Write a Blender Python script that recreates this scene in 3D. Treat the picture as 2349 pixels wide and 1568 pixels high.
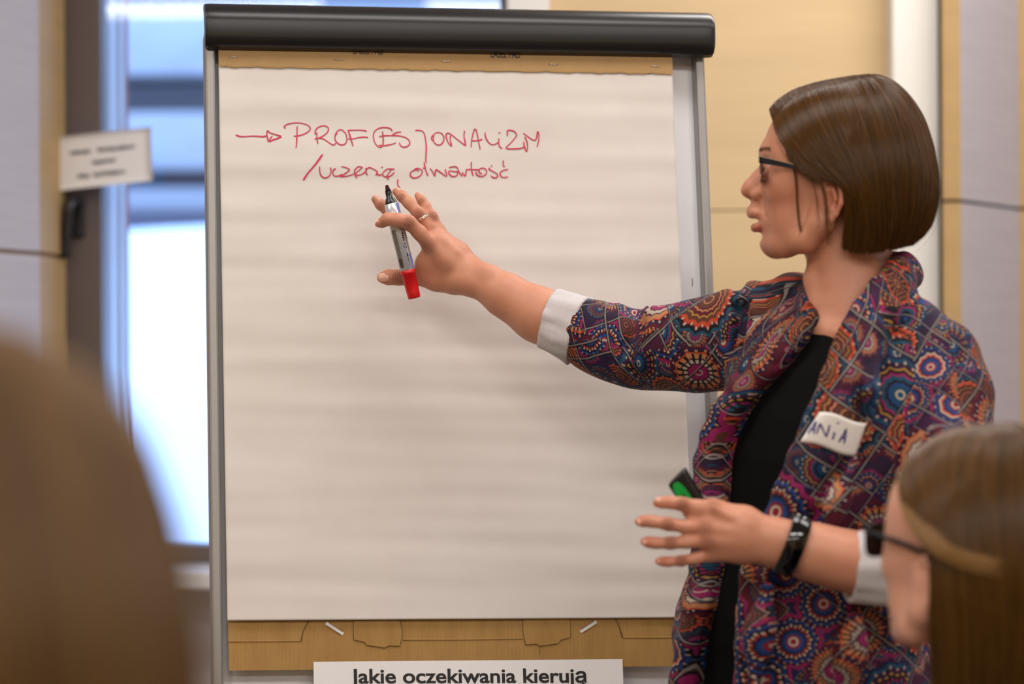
import bpy, bmesh, math, random
import numpy as np
from mathutils import Vector, Matrix

for o in list(bpy.data.objects):
    bpy.data.objects.remove(o, do_unlink=True)
SC = bpy.context.scene
COL = SC.collection
random.seed(7)
RNG = np.random.default_rng(7)
PI = math.pi

# ---------------------------------------------------------------- camera
FPX, CX, CY = 5546.0, 1174.5, 784.0          # 85 mm lens on a 2349 px wide frame
CAM = np.array([0.0, -3.2, 1.35])
ROLL = math.radians(0.3)
cam_data = bpy.data.cameras.new('camera')
cam_data.lens = 85.0
cam_data.sensor_width = 2349 / FPX * 85.0
cam_data.clip_start = 0.05
cam_data.clip_end = 200
cam_data.dof.use_dof = True
cam_data.dof.focus_distance = 3.09
cam_data.dof.aperture_fstop = 3.1
cam = bpy.data.objects.new('camera', cam_data)
COL.objects.link(cam)
cam.matrix_world = Matrix.Translation(Vector(CAM)) @ Matrix.Rotation(PI / 2, 4, 'X') @ Matrix.Rotation(-ROLL, 4, 'Z')
SC.camera = cam

# ---------------------------------------------------------------- colour management, sky, lamps
SC.view_settings.view_transform = 'Standard'
SC.view_settings.look = 'None'
SC.view_settings.gamma = 1.0
SC.view_settings.use_curve_mapping = False
SC.view_settings.exposure = -0.5
SC.cycles.use_denoising = True
SC.cycles.max_bounces = 8
SC.cycles.transparent_max_bounces = 12
SC.cycles.sample_clamp_indirect = 4.0

world = bpy.data.worlds.new('overcast_sky')
SC.world = world
world.use_nodes = True
wn = world.node_tree.nodes
bg = wn['Background']
bg.inputs['Color'].default_value = (0.34, 0.53, 1.0, 1)
bg.inputs['Strength'].default_value = 5.5

def area_lamp(name, loc, size, power, color=(1.0, 0.955, 0.91), rot=(0, 0, 0)):
    d = bpy.data.lights.new(name, 'AREA')
    d.shape = 'RECTANGLE'
    d.size, d.size_y = size
    d.energy = power
    d.color = color
    o = bpy.data.objects.new(name, d)
    COL.objects.link(o)
    o.location = loc
    o.rotation_euler = rot
    return o
# recessed ceiling luminaires of the seminar room
for i, (x, y, p) in enumerate(((-1.5, -0.65, 21), (0.2, -0.65, 21), (1.7, -0.65, 21), (-1.5, -3.0, 42), (0.2, -3.0, 42), (1.7, -3.0, 42), (-1.5, -5.2, 40), (0.2, -5.2, 40), (1.7, -5.2, 40))):
    area_lamp('ceiling_lamp', (x, y, 2.96), (1.2, 0.5), p)
area_lamp('ceiling_lamp', (1.0, 0.75, 2.96), (1.2, 0.4), 40)
# daylight of the further windows along the right-hand and left-hand side of the room
area_lamp('side_window_daylight', (2.9, -0.3, 1.7), (1.6, 1.6), 16, (0.55, 0.68, 1.0), (0, math.radians(90), 0))

# ---------------------------------------------------------------- pixel ray helpers
_ca, _sa = math.cos(ROLL), math.sin(ROLL)
_R = np.array([_ca, 0, -_sa]); _U = np.array([_sa, 0, _ca]); _D = np.array([0, 1.0, 0])
def ray(px, py):
    return (px - CX) / FPX * _R - (py - CY) / FPX * _U + _D
def W(px, py, y):
    """point of the photograph's pixel at world depth y"""
    return CAM + ray(px, py) * (y - CAM[1])
def SPX(y):
    return FPX / (y - CAM[1])

# ---------------------------------------------------------------- object helpers
def tag(o, label=None, cat=None, group=None, kind=None):
    if label: o['label'] = label
    if cat: o['category'] = cat
    if group: o['group'] = group
    if kind: o['kind'] = kind
    return o
def empty(name, loc=(0, 0, 0), label=None, cat=None, group=None, kind=None):
    o = bpy.data.objects.new(name, None)
    COL.objects.link(o)
    o.location = loc
    o.empty_display_size = 0.05
    return tag(o, label, cat, group, kind)
def world_of(o):
    m = o.matrix_parent_inverse @ Matrix.Translation(o.location)
    return world_of(o.parent) @ m if o.parent is not None else Matrix.Translation(o.location)
def attach(o, parent):
    """parent without moving: geometry is written in world coordinates"""
    if parent is not None:
        o.parent = parent
        o.matrix_parent_inverse = world_of(parent).inverted()
    return o
def mesh_obj(name, verts, faces, mat, parent=None, smooth=True):
    me = bpy.data.meshes.new(name)
    v = np.asarray(verts, dtype=np.float32)
    if isinstance(faces, np.ndarray):
        n, k = faces.shape
        me.vertices.add(len(v)); me.vertices.foreach_set('co', v.ravel())
        me.loops.add(n * k); me.loops.foreach_set('vertex_index', faces.astype(np.int32).ravel())
        me.polygons.add(n)
        me.polygons.foreach_set('loop_start', np.arange(0, n * k, k, dtype=np.int32))
        me.update(calc_edges=True)
        me.validate()
    else:
        me.from_pydata([tuple(map(float, p)) for p in v], [], faces)
        me.update()
    if smooth:
        me.polygons.foreach_set('use_smooth', np.ones(len(me.polygons), dtype=bool))
    o = bpy.data.objects.new(name, me)
    COL.objects.link(o)
    if mat is not None: me.materials.append(mat)
    return attach(o, parent)
def bm_obj(name, bm, mat, parent=None, smooth=False):
    me = bpy.data.meshes.new(name)
    bmesh.ops.recalc_face_normals(bm, faces=bm.faces)
    bm.to_mesh(me); bm.free()
    if smooth:
        me.polygons.foreach_set('use_smooth', np.ones(len(me.polygons), dtype=bool))
    o = bpy.data.objects.new(name, me)
    COL.objects.link(o)
    if mat is not None: me.materials.append(mat)
    return attach(o, parent)
def box_bm(lo, hi, bevel=0.0, bm=None, seg=2):
    b2 = bmesh.new()
    r = bmesh.ops.create_cube(b2, size=1.0)
    lo, hi = np.array(lo, float), np.array(hi, float)
    for v in b2.verts:
        c = (lo + hi) / 2 + np.array(v.co) * (hi - lo)
        v.co = c
    if bevel > 0:
        bmesh.ops.bevel(b2, geom=list(b2.edges), offset=bevel, segments=seg, affect='EDGES', profile=0.5)
    if bm is None: return b2
    tmp = bpy.data.meshes.new('tmp'); b2.to_mesh(tmp); b2.free(); bm.from_mesh(tmp); bpy.data.meshes.remove(tmp)
    return bm
def box(name, lo, hi, mat, parent=None, bevel=0.0):
    return bm_obj(name, box_bm(lo, hi, bevel), mat, parent, smooth=False)
def xform_bm(bm, fn):
    for v in bm.verts: v.co = Vector(fn(np.array(v.co)))
    return bm
def grid_faces(nu, nv, wrap=False):
    """nu rows of nv verts"""
    i, j = np.meshgrid(np.arange(nu - 1), np.arange(nv if wrap else nv - 1), indexing='ij')
    i, j = i.ravel(), j.ravel(); j2 = (j + 1) % nv
    return np.stack([i * nv + j, i * nv + j2, (i + 1) * nv + j2, (i + 1) * nv + j], 1)
def catmull(pts, n):
    pts = np.asarray(pts, float)
    m = len(pts)
    t = np.linspace(0, m - 1 - 1e-9, n)
    i = np.floor(t).astype(int); f = (t - i)[:, None]
    g = lambda k: pts[np.clip(k, 0, m - 1)]
    p0, p1, p2, p3 = g(i - 1), g(i), g(i + 1), g(i + 2)
    return 0.5 * (2 * p1 + (p2 - p0) * f + (2 * p0 - 5 * p1 + 4 * p2 - p3) * f ** 2 + (3 * p1 - p0 - 3 * p2 + p3) * f ** 3)
def frames(path, ref):
    t = np.gradient(path, axis=0); t /= np.linalg.norm(t, axis=1)[:, None] + 1e-12
    ref = np.asarray(ref, float)
    a = ref[None] - t * (t @ ref)[:, None]
    a /= np.linalg.norm(a, axis=1)[:, None] + 1e-12
    b = np.cross(t, a)
    return t, a, b
def tube(name, path, radii, mat, parent=None, n=12, ref=(0, 0, 1), flat=1.0, caps=True):
    path = np.asarray(path, float); m = len(path)
    radii = np.broadcast_to(np.asarray(radii, float), (m,))
    t, a, b = frames(path, ref)
    th = np.linspace(0, 2 * PI, n, endpoint=False)
    V = path[:, None] + radii[:, None, None] * (np.cos(th)[None, :, None] * a[:, None] * flat + np.sin(th)[None, :, None] * b[:, None])
    V = V.reshape(-1, 3); F = [tuple(f) for f in grid_faces(m, n, True)]
    if caps:
        F.append(tuple(range(n))[::-1]); F.append(tuple(range((m - 1) * n, m * n)))
    return mesh_obj(name, V, F, mat, parent, True)
def lathe(name, p0, axis, prof, mat, parent=None, n=28, ref=None, smooth=True):
    """profile of (distance along axis, radius)"""
    axis = np.asarray(axis, float); axis = axis / np.linalg.norm(axis)
    ref = np.array([0, 0, 1.0]) if ref is None else np.asarray(ref, float)
    if abs(ref @ axis) > 0.98: ref = np.array([1.0, 0, 0])
    a = ref - axis * (ref @ axis); a /= np.linalg.norm(a); b = np.cross(axis, a)
    th = np.linspace(0, 2 * PI, n, endpoint=False)
    V = []
    for s, r in prof:
        V.append(np.asarray(p0)[None] + axis[None] * s + r * (np.cos(th)[:, None] * a + np.sin(th)[:, None] * b))
    V = np.concatenate(V); F = [tuple(f) for f in grid_faces(len(prof), n, True)]
    F.append(tuple(range(n))); F.append(tuple(range((len(prof) - 1) * n, len(prof) * n)))
    o = mesh_obj(name, V, F, mat, parent, smooth)
    return o
def ribbon(name, strokes, surf, width, mat, parent=None, lift=0.0004, n_per=6):
    """flat pen strokes laid on a surface; surf(px,py)->(point, normal)"""
    V, F = [], []
    for st in strokes:
        w = width
        if isinstance(st, tuple): st, w = st
        st = np.array(st, float)
        if len(st) < 2: continue
        c = catmull(st, max(4, n_per * (len(st) - 1)))
        t = np.gradient(c, axis=0); t /= np.linalg.norm(t, axis=1)[:, None] + 1e-9
        nrm = np.stack([-t[:, 1], t[:, 0]], 1)
        m = len(c)
        ww = w * (1 + 0.14 * np.sin(np.linspace(0, 9, m) + len(V)))
        ww = ww * np.clip(np.minimum(np.arange(m) + 1.2, m - np.arange(m) + 0.2) / 2.2, 0.45, 1)
        # extend ends a little
        L = c + nrm * (ww / 2)[:, None]; R = c - nrm * (ww / 2)[:, None]
        base = len(V)
        for a, b in zip(L, R):
            for q in (a, b):
                p, nn = surf(q[0], q[1])
                V.append(p + nn * lift)
        for i in range(m - 1):
            F.append((base + 2 * i, base + 2 * i + 1, base + 2 * i + 3, base + 2 * i + 2))
        lift += 0.00001
    return mesh_obj(name, V, F, mat, parent, False)

# ---------------------------------------------------------------- materials
def lin(c):
    c = np.asarray(c, float) / 255.0
    return tuple(np.where(c <= 0.04045, c / 12.92, ((c + 0.055) / 1.055) ** 2.4))
class NT:
    """tiny node-expression helper"""
    def __init__(s, mat):
        s.t = mat.node_tree; s.n = s.t.nodes; s.l = s.t.links
    def new(s, typ, **kw):
        n = s.n.new(typ)
        for k, v in kw.items(): setattr(n, k, v)
        return n
    def put(s, sock, v):
        if hasattr(v, 'is_output'): s.l.new(v, sock)
        else: sock.default_value = v
    def m(s, op, a, b=None, c=None, clamp=False):
        n = s.new('ShaderNodeMath', operation=op); n.use_clamp = clamp
        for i, v in enumerate((a, b, c)):
            if v is not None: s.put(n.inputs[i], v)
        return n.outputs[0]
    def mix(s, f, a, b, blend='MIX'):
        n = s.new('ShaderNodeMix', data_type='RGBA', blend_type=blend)
        s.put(n.inputs[0], f)
        for i, v in ((6, a), (7, b)):
            s.put(n.inputs[i], v if hasattr(v, 'is_output') else (*v[:3], 1))
        return n.outputs[2]
    def ramp(s, f, stops, interp='LINEAR'):
        n = s.new('ShaderNodeValToRGB'); r = n.color_ramp; r.interpolation = interp
        while len(r.elements) > 1: r.elements.remove(r.elements[-1])
        r.elements[0].position = stops[0][0]; r.elements[0].color = (*stops[0][1][:3], 1)
        for p, c in stops[1:]:
            e = r.elements.new(p); e.color = (*c[:3], 1)
        s.put(n.inputs[0], f)
        return n.outputs[0]
    def noise(s, vec, scale, detail=3, rough=0.5, dist=0.0):
        n = s.new('ShaderNodeTexNoise')
        s.put(n.inputs['Scale'], scale); n.inputs['Detail'].default_value = detail
        n.inputs['Roughness'].default_value = rough; n.inputs['Distortion'].default_value = dist
        if vec is not None: s.put(n.inputs['Vector'], vec)
        return n.outputs[0]
    def mapping(s, vec, scale=(1, 1, 1), rot=(0, 0, 0), loc=(0, 0, 0)):
        n = s.new('ShaderNodeMapping')
        s.put(n.inputs['Vector'], vec)
        n.inputs['Scale'].default_value = scale; n.inputs['Rotation'].default_value = rot; n.inputs['Location'].default_value = loc
        return n.outputs[0]
    def coord(s, which='Object'):
        return s.new('ShaderNodeTexCoord').outputs[which]
    def bump(s, h, strength=0.3, dist=0.001):
        n = s.new('ShaderNodeBump'); n.inputs['Strength'].default_value = strength; n.inputs['Distance'].default_value = dist
        s.put(n.inputs['Height'], h)
        return n.outputs[0]
def mat(name, col, rough=0.5, metal=0.0, spec=0.5, var=0.0, var_scale=(20, 20, 20), bump=0.0, bump_scale=300.0, bump_map=(1, 1, 1), coat=0.0, sheen=0.0):
    m = bpy.data.materials.new(name); m.use_nodes = True
    nt = NT(m); p = nt.n['Principled BSDF']
    c = lin(col)
    p.inputs['Base Color'].default_value = (*c, 1)
    p.inputs['Roughness'].default_value = rough
    p.inputs['Metallic'].default_value = metal
    p.inputs['Specular IOR Level'].default_value = spec
    if coat: p.inputs['Coat Weight'].default_value = coat
    if sheen: p.inputs['Sheen Weight'].default_value = sheen
    if var > 0:
        co = nt.mapping(nt.coord(), var_scale)
        f = nt.noise(co, 1.0, 5, 0.6)
        lo = tuple(x * (1 - var) for x in c); hi = tuple(min(1, x * (1 + var)) for x in c)
        nt.l.new(nt.ramp(f, [(0.25, lo), (0.75, hi)]), p.inputs['Base Color'])
    if bump > 0:
        co = nt.mapping(nt.coord(), bump_map)
        nt.l.new(nt.bump(nt.noise(co, bump_scale, 4, 0.6), bump, 0.0006), p.inputs['Normal'])
    m['_p'] = 1
    return m
M = {}
M['wall_cream'] = mat('cream_wall', (200, 176, 138), 0.6, var=0.06, var_scale=(2, 2, 30))
M['birch'] = mat('pale_wood_panel', (212, 185, 143), 0.5, spec=0.3, var=0.05, var_scale=(3, 3, 26))
M['birch_edge'] = mat('ochre_wood_edge', (182, 150, 102), 0.55, spec=0.3, var=0.07, var_scale=(3, 3, 24))
M['lilac'] = mat('grey_fabric_panel', (190, 186, 194), 0.8, spec=0.2, var=0.06, var_scale=(4, 4, 90), bump=0.2, bump_scale=150)
M['white_trim'] = mat('white_painted_trim', (232, 230, 224), 0.5, var=0.02)
M['dark_gap'] = mat('dark_joint', (40, 36, 30), 0.8)
M['floor'] = mat('grey_carpet', (105, 98, 92), 0.95, var=0.2, var_scale=(60, 60, 60))
M['ceiling'] = mat('white_ceiling', (235, 232, 226), 0.8, var=0.02)
M['frame_dark'] = mat('brown_grey_aluminium', (98, 86, 82), 0.45, spec=0.4, var=0.04)
M['alu_light'] = mat('pale_aluminium', (205, 205, 208), 0.35, spec=0.5)
M['brick'] = mat('red_brick_reveal', (150, 84, 72), 0.8, var=0.15)
M['handle'] = mat('black_handle', (34, 32, 34), 0.3)
M['sill'] = mat('white_sill', (228, 226, 224), 0.25)
M['lilac_wall'] = mat('pale_wall_below_sill', (205, 196, 194), 0.7, var=0.03)
M['snow'] = mat('snow', (245, 246, 248), 0.8, var=0.02)
M['concrete'] = mat('grey_concrete', (140, 141, 146), 0.8, var=0.10, var_scale=(1, 1, 3))
M['concrete_dark'] = mat('dark_cladding', (96, 99, 114), 0.7, var=0.2, var_scale=(1, 1, 1))
M['glass_dark'] = mat('dark_window_glass', (48, 54, 66), 0.1)
def glass_mat(name, tint=(1, 1, 1), refl=0.06):
    m = bpy.data.materials.new(name); m.use_nodes = True
    nt = NT(m); nt.n.remove(nt.n['Principled BSDF'])
    out = nt.n['Material Output']
    tr = nt.new('ShaderNodeBsdfTransparent'); tr.inputs[0].default_value = (*tint, 1)
    gl = nt.new('ShaderNodeBsdfGlossy'); gl.inputs['Roughness'].default_value = 0.02
    fr = nt.new('ShaderNodeFresnel'); fr.inputs[0].default_value = 1.45
    mx = nt.new('ShaderNodeMixShader')
    nt.l.new(fr.outputs[0], mx.inputs[0]); nt.l.new(tr.outputs[0], mx.inputs[1]); nt.l.new(gl.outputs[0], mx.inputs[2])
    nt.l.new(mx.outputs[0], out.inputs[0])
    return m
M['pane'] = glass_mat('window_glass', (0.96, 0.98, 0.98))
# ================================================================ the room
def panel_px(name, x0, x1, y, z0, z1, th, mat_, parent=None, bevel=0.002, pyref=784):
    """upright slab whose front face spans two pixel columns at depth y"""
    a, b = W(x0, pyref, y)[0], W(x1, pyref, y)[0]
    return box(name, (a, y, z0), (b, y + th, z1), mat_, parent, bevel)
ZC = 3.0
fl = box('floor', (-3.2, -6.5, -0.05), (3.2, 2.2, 0.0), M['floor']); tag(fl, kind='structure')
ce = box('ceiling', (-3.2, -6.5, ZC), (3.2, 2.2, ZC + 0.05), M['ceiling']); tag(ce, kind='structure')
wl = box('wall_left', (-3.25, -6.5, 0), (-3.2, 2.2, ZC), M['wall_cream']); tag(wl, kind='structure')
wr = box('wall_right', (3.2, -6.5, 0), (3.25, 2.2, ZC), M['wall_cream']); tag(wr, kind='structure')
wb = box('wall_rear', (-3.2, -6.55, 0), (3.2, -6.5, ZC), M['wall_cream']); tag(wb, kind='structure')

YW = 1.60                                     # plane of the window frame
xa, xb = W(150, 784, YW)[0], W(1160, 784, YW)[0]   # window opening
z_sill = W(480, 1288, YW)[2]
# wall with the window: masonry around the opening
wback = empty('wall_back', (0, YW, 0), kind='structure')
box('lower_wall', (xa - 0.02, YW - 0.02, 0), (xb + 0.1, YW + 0.2, z_sill - 0.035), M['lilac_wall'], wback)
box('upper_wall', (xa - 0.6, YW, 2.55), (xb + 0.3, YW + 0.2, ZC), M['wall_cream'], wback)
box('left_wall', (-3.2, YW, 0), (xa - 0.02, YW + 0.2, ZC), M['wall_cream'], wback)
# pale wood panels to the right of the window, two courses with an open joint
YB = 1.50
x0 = W(1264, 784, YB)[0]; x1 = W(2075, 784, YB)[0]
zj = W(1690, 483, YB)[2]
for (za, zb) in ((0.0, zj - 0.0012), (zj + 0.0012, ZC)):
    box('wall_panel', (x0, YB, za), (x1, YB + 0.02, zb), M['birch'], wback, 0.0015)
box('panel_backing', (x0 - 0.02, YB + 0.02, 0), (x1 + 0.02, YB + 0.06, ZC), M['birch_edge'], wback)
# casing at the right jamb of the window
t1 = panel_px('trim_1', 1166, 1264, YB - 0.03, 0, ZC, 0.14, M['white_trim'], None, 0.004); tag(t1, kind='structure')
# white pilaster, dark joint, ochre edge, fabric return
YP = 1.43
t2 = panel_px('trim_2', 2050, 2157, YP, 0, ZC, 0.09, M['white_trim'], None, 0.004); tag(t2, kind='structure')
jt = panel_px('trim_3', 2150, 2172, YP + 0.05, 0, ZC, 0.2, M['dark_gap'], None, 0.0); tag(jt, kind='structure')
wret = empty('wall_return', (W(2165, 784, 1.38)[0], 1.38, 0), kind='structure')
zj2 = W(2185, 461, 1.38)[2]
for (za, zb) in ((0.0, zj2 - 0.003), (zj2 + 0.003, ZC)):
    panel_px('edge_panel', 2166, 2207, 1.38, za, zb, 0.02, M['birch_edge'], wret, 0.001)
    a0, a1 = W(2207, 784, 1.38), W(2340, 784, 1.66)
    b = box_bm((0, 0, za), (1, 0.02, zb), 0)
    dv = (a1 - a0); dv[2] = 0
    nv = np.array([-dv[1], dv[0], 0]); nv /= np.linalg.norm(nv)
    xform_bm(b, lambda c: np.array([a0[0], a0[1], 0]) + dv * c[0] + nv * c[1] + np.array([0, 0, c[2]]))
    bm_obj('fabric_panel', b, M['lilac'], wret)
    c0 = a1; c1 = W(2700, 784, 1.74)
    box('edge_panel', (c0[0], c0[1], za), (c1[0] + 1.4, c0[1] + 0.02, zb), M['birch_edge'], wret, 0.001)
# the joint of the fabric and edge panels shows dark backing
box('return_backing', (W(2170, 784, 1.42)[0], 1.80, 0), (3.2, 1.85, ZC), M['dark_gap'], wret)

# left reveal: fabric panel and ochre edge, with the same joint
wlr = empty('wall_reveal', (W(60, 784, 1.3)[0], 1.3, 0), kind='structure')
zj3 = W(40, 574, 1.20)[2]
for (za, zb) in ((0.0, zj3 - 0.004), (zj3 + 0.004, ZC)):
    a0, a1 = W(-140, 784, 1.0), W(92, 784, 1.36)
    b = box_bm((-1.2, 0, za), (1, 0.02, zb), 0)
    dv = (a1 - a0); dv[2] = 0
    nv = np.array([-dv[1], dv[0], 0]); nv /= np.linalg.norm(nv)
    xform_bm(b, lambda c: np.array([a0[0], a0[1], 0]) + dv * c[0] + nv * c[1] + np.array([0, 0, c[2]]))
    bm_obj('fabric_panel', b, M['lilac'], wlr)
    a2 = W(152, 784, YW - 0.03)
    b = box_bm((0, 0, za), (1, 0.02, zb), 0)
    dv2 = (a2 - a1); dv2[2] = 0
    nv2 = np.array([-dv2[1], dv2[0], 0]); nv2 /= np.linalg.norm(nv2)
    xform_bm(b, lambda c: np.array([a1[0], a1[1], 0]) + dv2 * c[0] + nv2 * c[1] + np.array([0, 0, c[2]]))
    bm_obj('edge_panel', b, M['birch_edge'], wlr)

# ---- window
win = empty('window_1', (xa, YW, z_sill), kind='structure')
zt = 2.55
fx1 = W(238, 784, YW)[0]
box('frame_post', (xa, YW - 0.02, z_sill), (fx1, YW + 0.06, zt), M['frame_dark'], win, 0.003)
fxr = W(1152, 784, YW)[0]
box('frame_post', (fxr, YW - 0.02, z_sill), (fxr + 0.03, YW + 0.06, zt), M['frame_dark'], win, 0.003)
box('frame_rail', (fx1, YW - 0.02, z_sill), (fxr, YW + 0.06, z_sill + 0.034), M['frame_dark'], win, 0.003)
box('frame_rail', (fx1, YW - 0.02, zt - 0.06), (fxr, YW + 0.06, zt), M['frame_dark'], win, 0.003)
# stepped outer profile of the sash, lit by the sky
xs = W(238, 784, YW + 0.06)[0]
box('sash_profile', (xs - 0.05, YW + 0.0601, z_sill), (W(250, 784, YW + 0.06)[0], YW + 0.075, zt), M['alu_light'], win, 0.002)
box('sash_gasket', (xs - 0.05, YW + 0.075, z_sill), (W(251, 784, YW + 0.08)[0], YW + 0.082, zt), M['handle'], win)
box('sash_profile', (xs - 0.05, YW + 0.082, z_sill), (W(258, 784, YW + 0.085)[0], YW + 0.16, zt), M['alu_light'], win, 0.002)
box('outer_reveal', (xs - 0.05, YW + 0.16, z_sill), (W(281, 784, YW + 0.165)[0], YW + 0.21, zt), M['alu_light'], win, 0.002)
box('brick_reveal', (xs - 0.20, YW + 0.21, z_sill - 0.2), (W(291, 784, YW + 0.215)[0], YW + 0.25, zt + 0.4), M['brick'], win)
box('pane', (fx1, YW + 0.018, z_sill + 0.03), (fxr, YW + 0.024, zt - 0.05), M['pane'], win)
def part_px_box(name, p0, p1, y, th, mat_, parent, bevel=0.002):
    a, b = W(*p0, y), W(*p1, y)
    return box(name, (min(a[0], b[0]), y - th, min(a[2], b[2])), (max(a[0], b[0]), y, max(a[2], b[2])), mat_, parent, bevel)
part_px_box('rosette', (163, 452), (196, 545), YW - 0.02, 0.012, M['handle'], win, 0.005)
hp = [W(178, 470, YW - 0.03), W(172, 462, YW - 0.06), W(160, 470, YW - 0.075), W(153, 510, YW - 0.075), W(149, 590, YW - 0.07)]
tube('lever', catmull(hp, 24), 0.011, M['handle'], win, 12, ref=(0, 1, 0), flat=0.6)
sl = box('window_sill', (xa, YW - 0.20, z_sill - 0.035), (fxr + 0.02, YW + 0.01, z_sill - 0.002), M['sill'], win, 0.004)

M['concrete_pale'] = mat('pale_render', (168, 168, 172), 0.8, var=0.25, var_scale=(0.8, 0.8, 2))
# ---- outside: snow bank and a terraced concrete building
nu, nv = 60, 40
xs_ = np.linspace(-9, 12, nu); ys_ = np.linspace(2.2, 9.6, nv)
V = []
for yy in ys_:
    for xx in xs_:
        f = (yy - 2.2) / 7.4
        V.append((xx, yy, 0.35 + 1.55 * f ** 0.9 - 0.02 * xx * f + 0.03 * math.sin(xx * 1.3 + yy) + 0.02 * math.sin(xx * 3.1 - yy * 2)))
sn = mesh_obj('ground_snow', V, grid_faces(nv, nu), M['snow']); tag(sn, kind='structure')
bld = empty('exterior_building', (0, 12, 0), 'grey concrete building with stepped snowy ledges outside the window', 'building')
def bz(py, y=12.0): return CAM[2] + (784 - py) / SPX(y)
X0, X1 = -9, 12
box('base_wall', (X0, 12, 0), (X1, 12.6, bz(486)), M['concrete_dark'], bld)
box('ledge', (X0, 11.4, bz(482)), (X1, 12.6, bz(440)), M['concrete'], bld, 0.02)
box('window_band', (X0, 12, bz(440)), (X1, 12.6, bz(395)), M['concrete_dark'], bld)
box('parapet', (X0, 11.7, bz(395)), (X1, 12.6, bz(262)), M['concrete_pale'], bld, 0.03)
box('window_band', (X0, 12.2, bz(262)), (X1, 12.8, bz(172)), M['glass_dark'], bld)
box('parapet', (X0, 11.9, bz(172)), (X1, 12.8, bz(20)), M['concrete_pale'], bld, 0.03)
box('window_band', (X0, 12.3, bz(20)), (X1, 12.9, bz(-60)), M['concrete'], bld)
for k in range(9):
    xx = -7.5 + k * 2.1
    box('pier', (xx, 11.95, bz(486)), (xx + 0.25, 12.05, bz(172)), M['concrete'], bld)

# ---- paper notice taped to the window frame
nt_root = empty('paper_notice', W(235, 365, YW - 0.05), 'small white paper notice taped across the dark window frame above its handle', 'notice')
M['paper_white'] = mat('white_paper', (236, 234, 234), 0.7, var=0.01)
M['print_grey'] = mat('grey_print', (92, 92, 98), 0.8)
yn = YW - 0.07
c00, c10, c11, c01 = W(118, 316, yn), W(346, 291, yn - 0.005), W(350, 414, yn - 0.005), W(126, 438, yn)
def notice_pt(u, v):
    p = (1 - v) * ((1 - u) * c00 + u * c10) + v * ((1 - u) * c01 + u * c11)
    return p + np.array([0, -0.004 * math.sin(u * PI), 0])
V = [notice_pt(i / 12, j / 8) + np.array([0, t * 0.0006, 0]) for t in (0, 1) for j in range(9) for i in range(13)]
F = [tuple(f) for f in grid_faces(9, 13)] + [tuple(f + 117)[::-1] for f in grid_faces(9, 13)]
ring = [i for i in range(13)] + [13 * j + 12 for j in range(1, 9)] + [13 * 8 + i for i in range(11, -1, -1)] + [13 * j for j in range(7, 0, -1)]
for q in range(len(ring)):
    a, b_ = ring[q], ring[(q + 1) % len(ring)]
    F.append((a, b_, b_ + 117, a + 117))
mesh_obj('sheet', V, F, M['paper_white'], nt_root)
# three lines of unreadable small print
rr = random.Random(3)
st = []
for (va, ua, ub) in ((0.33, 0.18, 0.40), (0.33, 0.46, 0.84), (0.55, 0.40, 0.64), (0.78, 0.24, 0.36), (0.78, 0.40, 0.74)):
    u = ua
    pts_ = []
    while u < ub:
        pts_.append((u, va + 0.045 * (1 if len(pts_) % 2 else -1) * rr.uniform(0.5, 1.1)))
        u += rr.uniform(0.008, 0.016)
    st.append(pts_)
ribbon('print', st, lambda u, v: (notice_pt(u, v), np.array([0, -1.0, 0])), 0.012, M['print_grey'], nt_root, lift=0.0008, n_per=3)
# ================================================================ flip chart easel
YAW, TILT = math.radians(10), math.radians(8)
CO = np.array([0.0, 0.0, 1.35])
cu = np.array([math.cos(YAW), math.sin(YAW), 0])
cv = np.array([-math.sin(YAW) * math.sin(TILT), math.cos(YAW) * math.sin(TILT), math.cos(TILT)])
cn = np.cross(cu, cv)                                  # towards the room
def UV(px, py, off=0.0):
    """in-plane coordinates of a pixel on the chart plane lifted by off"""
    d = ray(px, py); o = CO + cn * off
    s = -(cn @ (CAM - o)) / (cn @ d)
    q = CAM + d * s - o
    return np.array([q @ cu, q @ cv])
def CP(u, v, off=0.0):
    return CO + cu * u + cv * v + cn * off
def chart_box(u0, u1, v0, v1, o0, o1, bevel=0.0):
    b = box_bm((u0, v0, o0), (u1, v1, o1), bevel)
    return xform_bm(b, lambda c: CP(c[0], c[1], c[2]))
M['chart_silver'] = mat('silver_powder_coat', (150, 147, 144), 0.36, metal=0.35, spec=0.5, bump=0.25, bump_scale=700)
M['chart_white'] = mat('white_steel_board', (236, 236, 240), 0.28, spec=0.5)
M['chart_black'] = mat('black_plastic', (20, 19, 21), 0.33, spec=0.5)
M['steel'] = mat('bright_steel', (210, 210, 210), 0.25, metal=1.0)
easel = empty('flipchart_easel', (0.0, 0.05, 0), 'silver flip chart easel with white board and black curved top clamp', 'flip chart')
uL = UV(478, 800)[0]; uR = UV(1652, 930)[0]
vT = UV(1050, 60)[1]
vB = -0.62
zb = -0.030                                           # board face, behind the pad
bm_obj('board', chart_box(uL + 0.012, uR - 0.012, vB, vT, zb - 0.012, zb, 0.001), M['chart_white'], easel)
uFr = UV(1608, 500, -0.012)[0]
lf = chart_box(uL, UV(498, 500, 0)[0], vB - 0.02, vT - 0.01, zb - 0.02, 0.004, 0.003)
bm_obj('frame_left', lf, M['chart_silver'], easel)
rf = chart_box(uFr, uR, vB - 0.02, vT - 0.01, zb - 0.02, -0.006, 0.003)
bm_obj('frame_right', rf, M['chart_silver'], easel)
bm_obj('frame_bottom', chart_box(uL, uR, vB - 0.03, vB, zb - 0.02, 0.0, 0.003), M['chart_silver'], easel)
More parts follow.
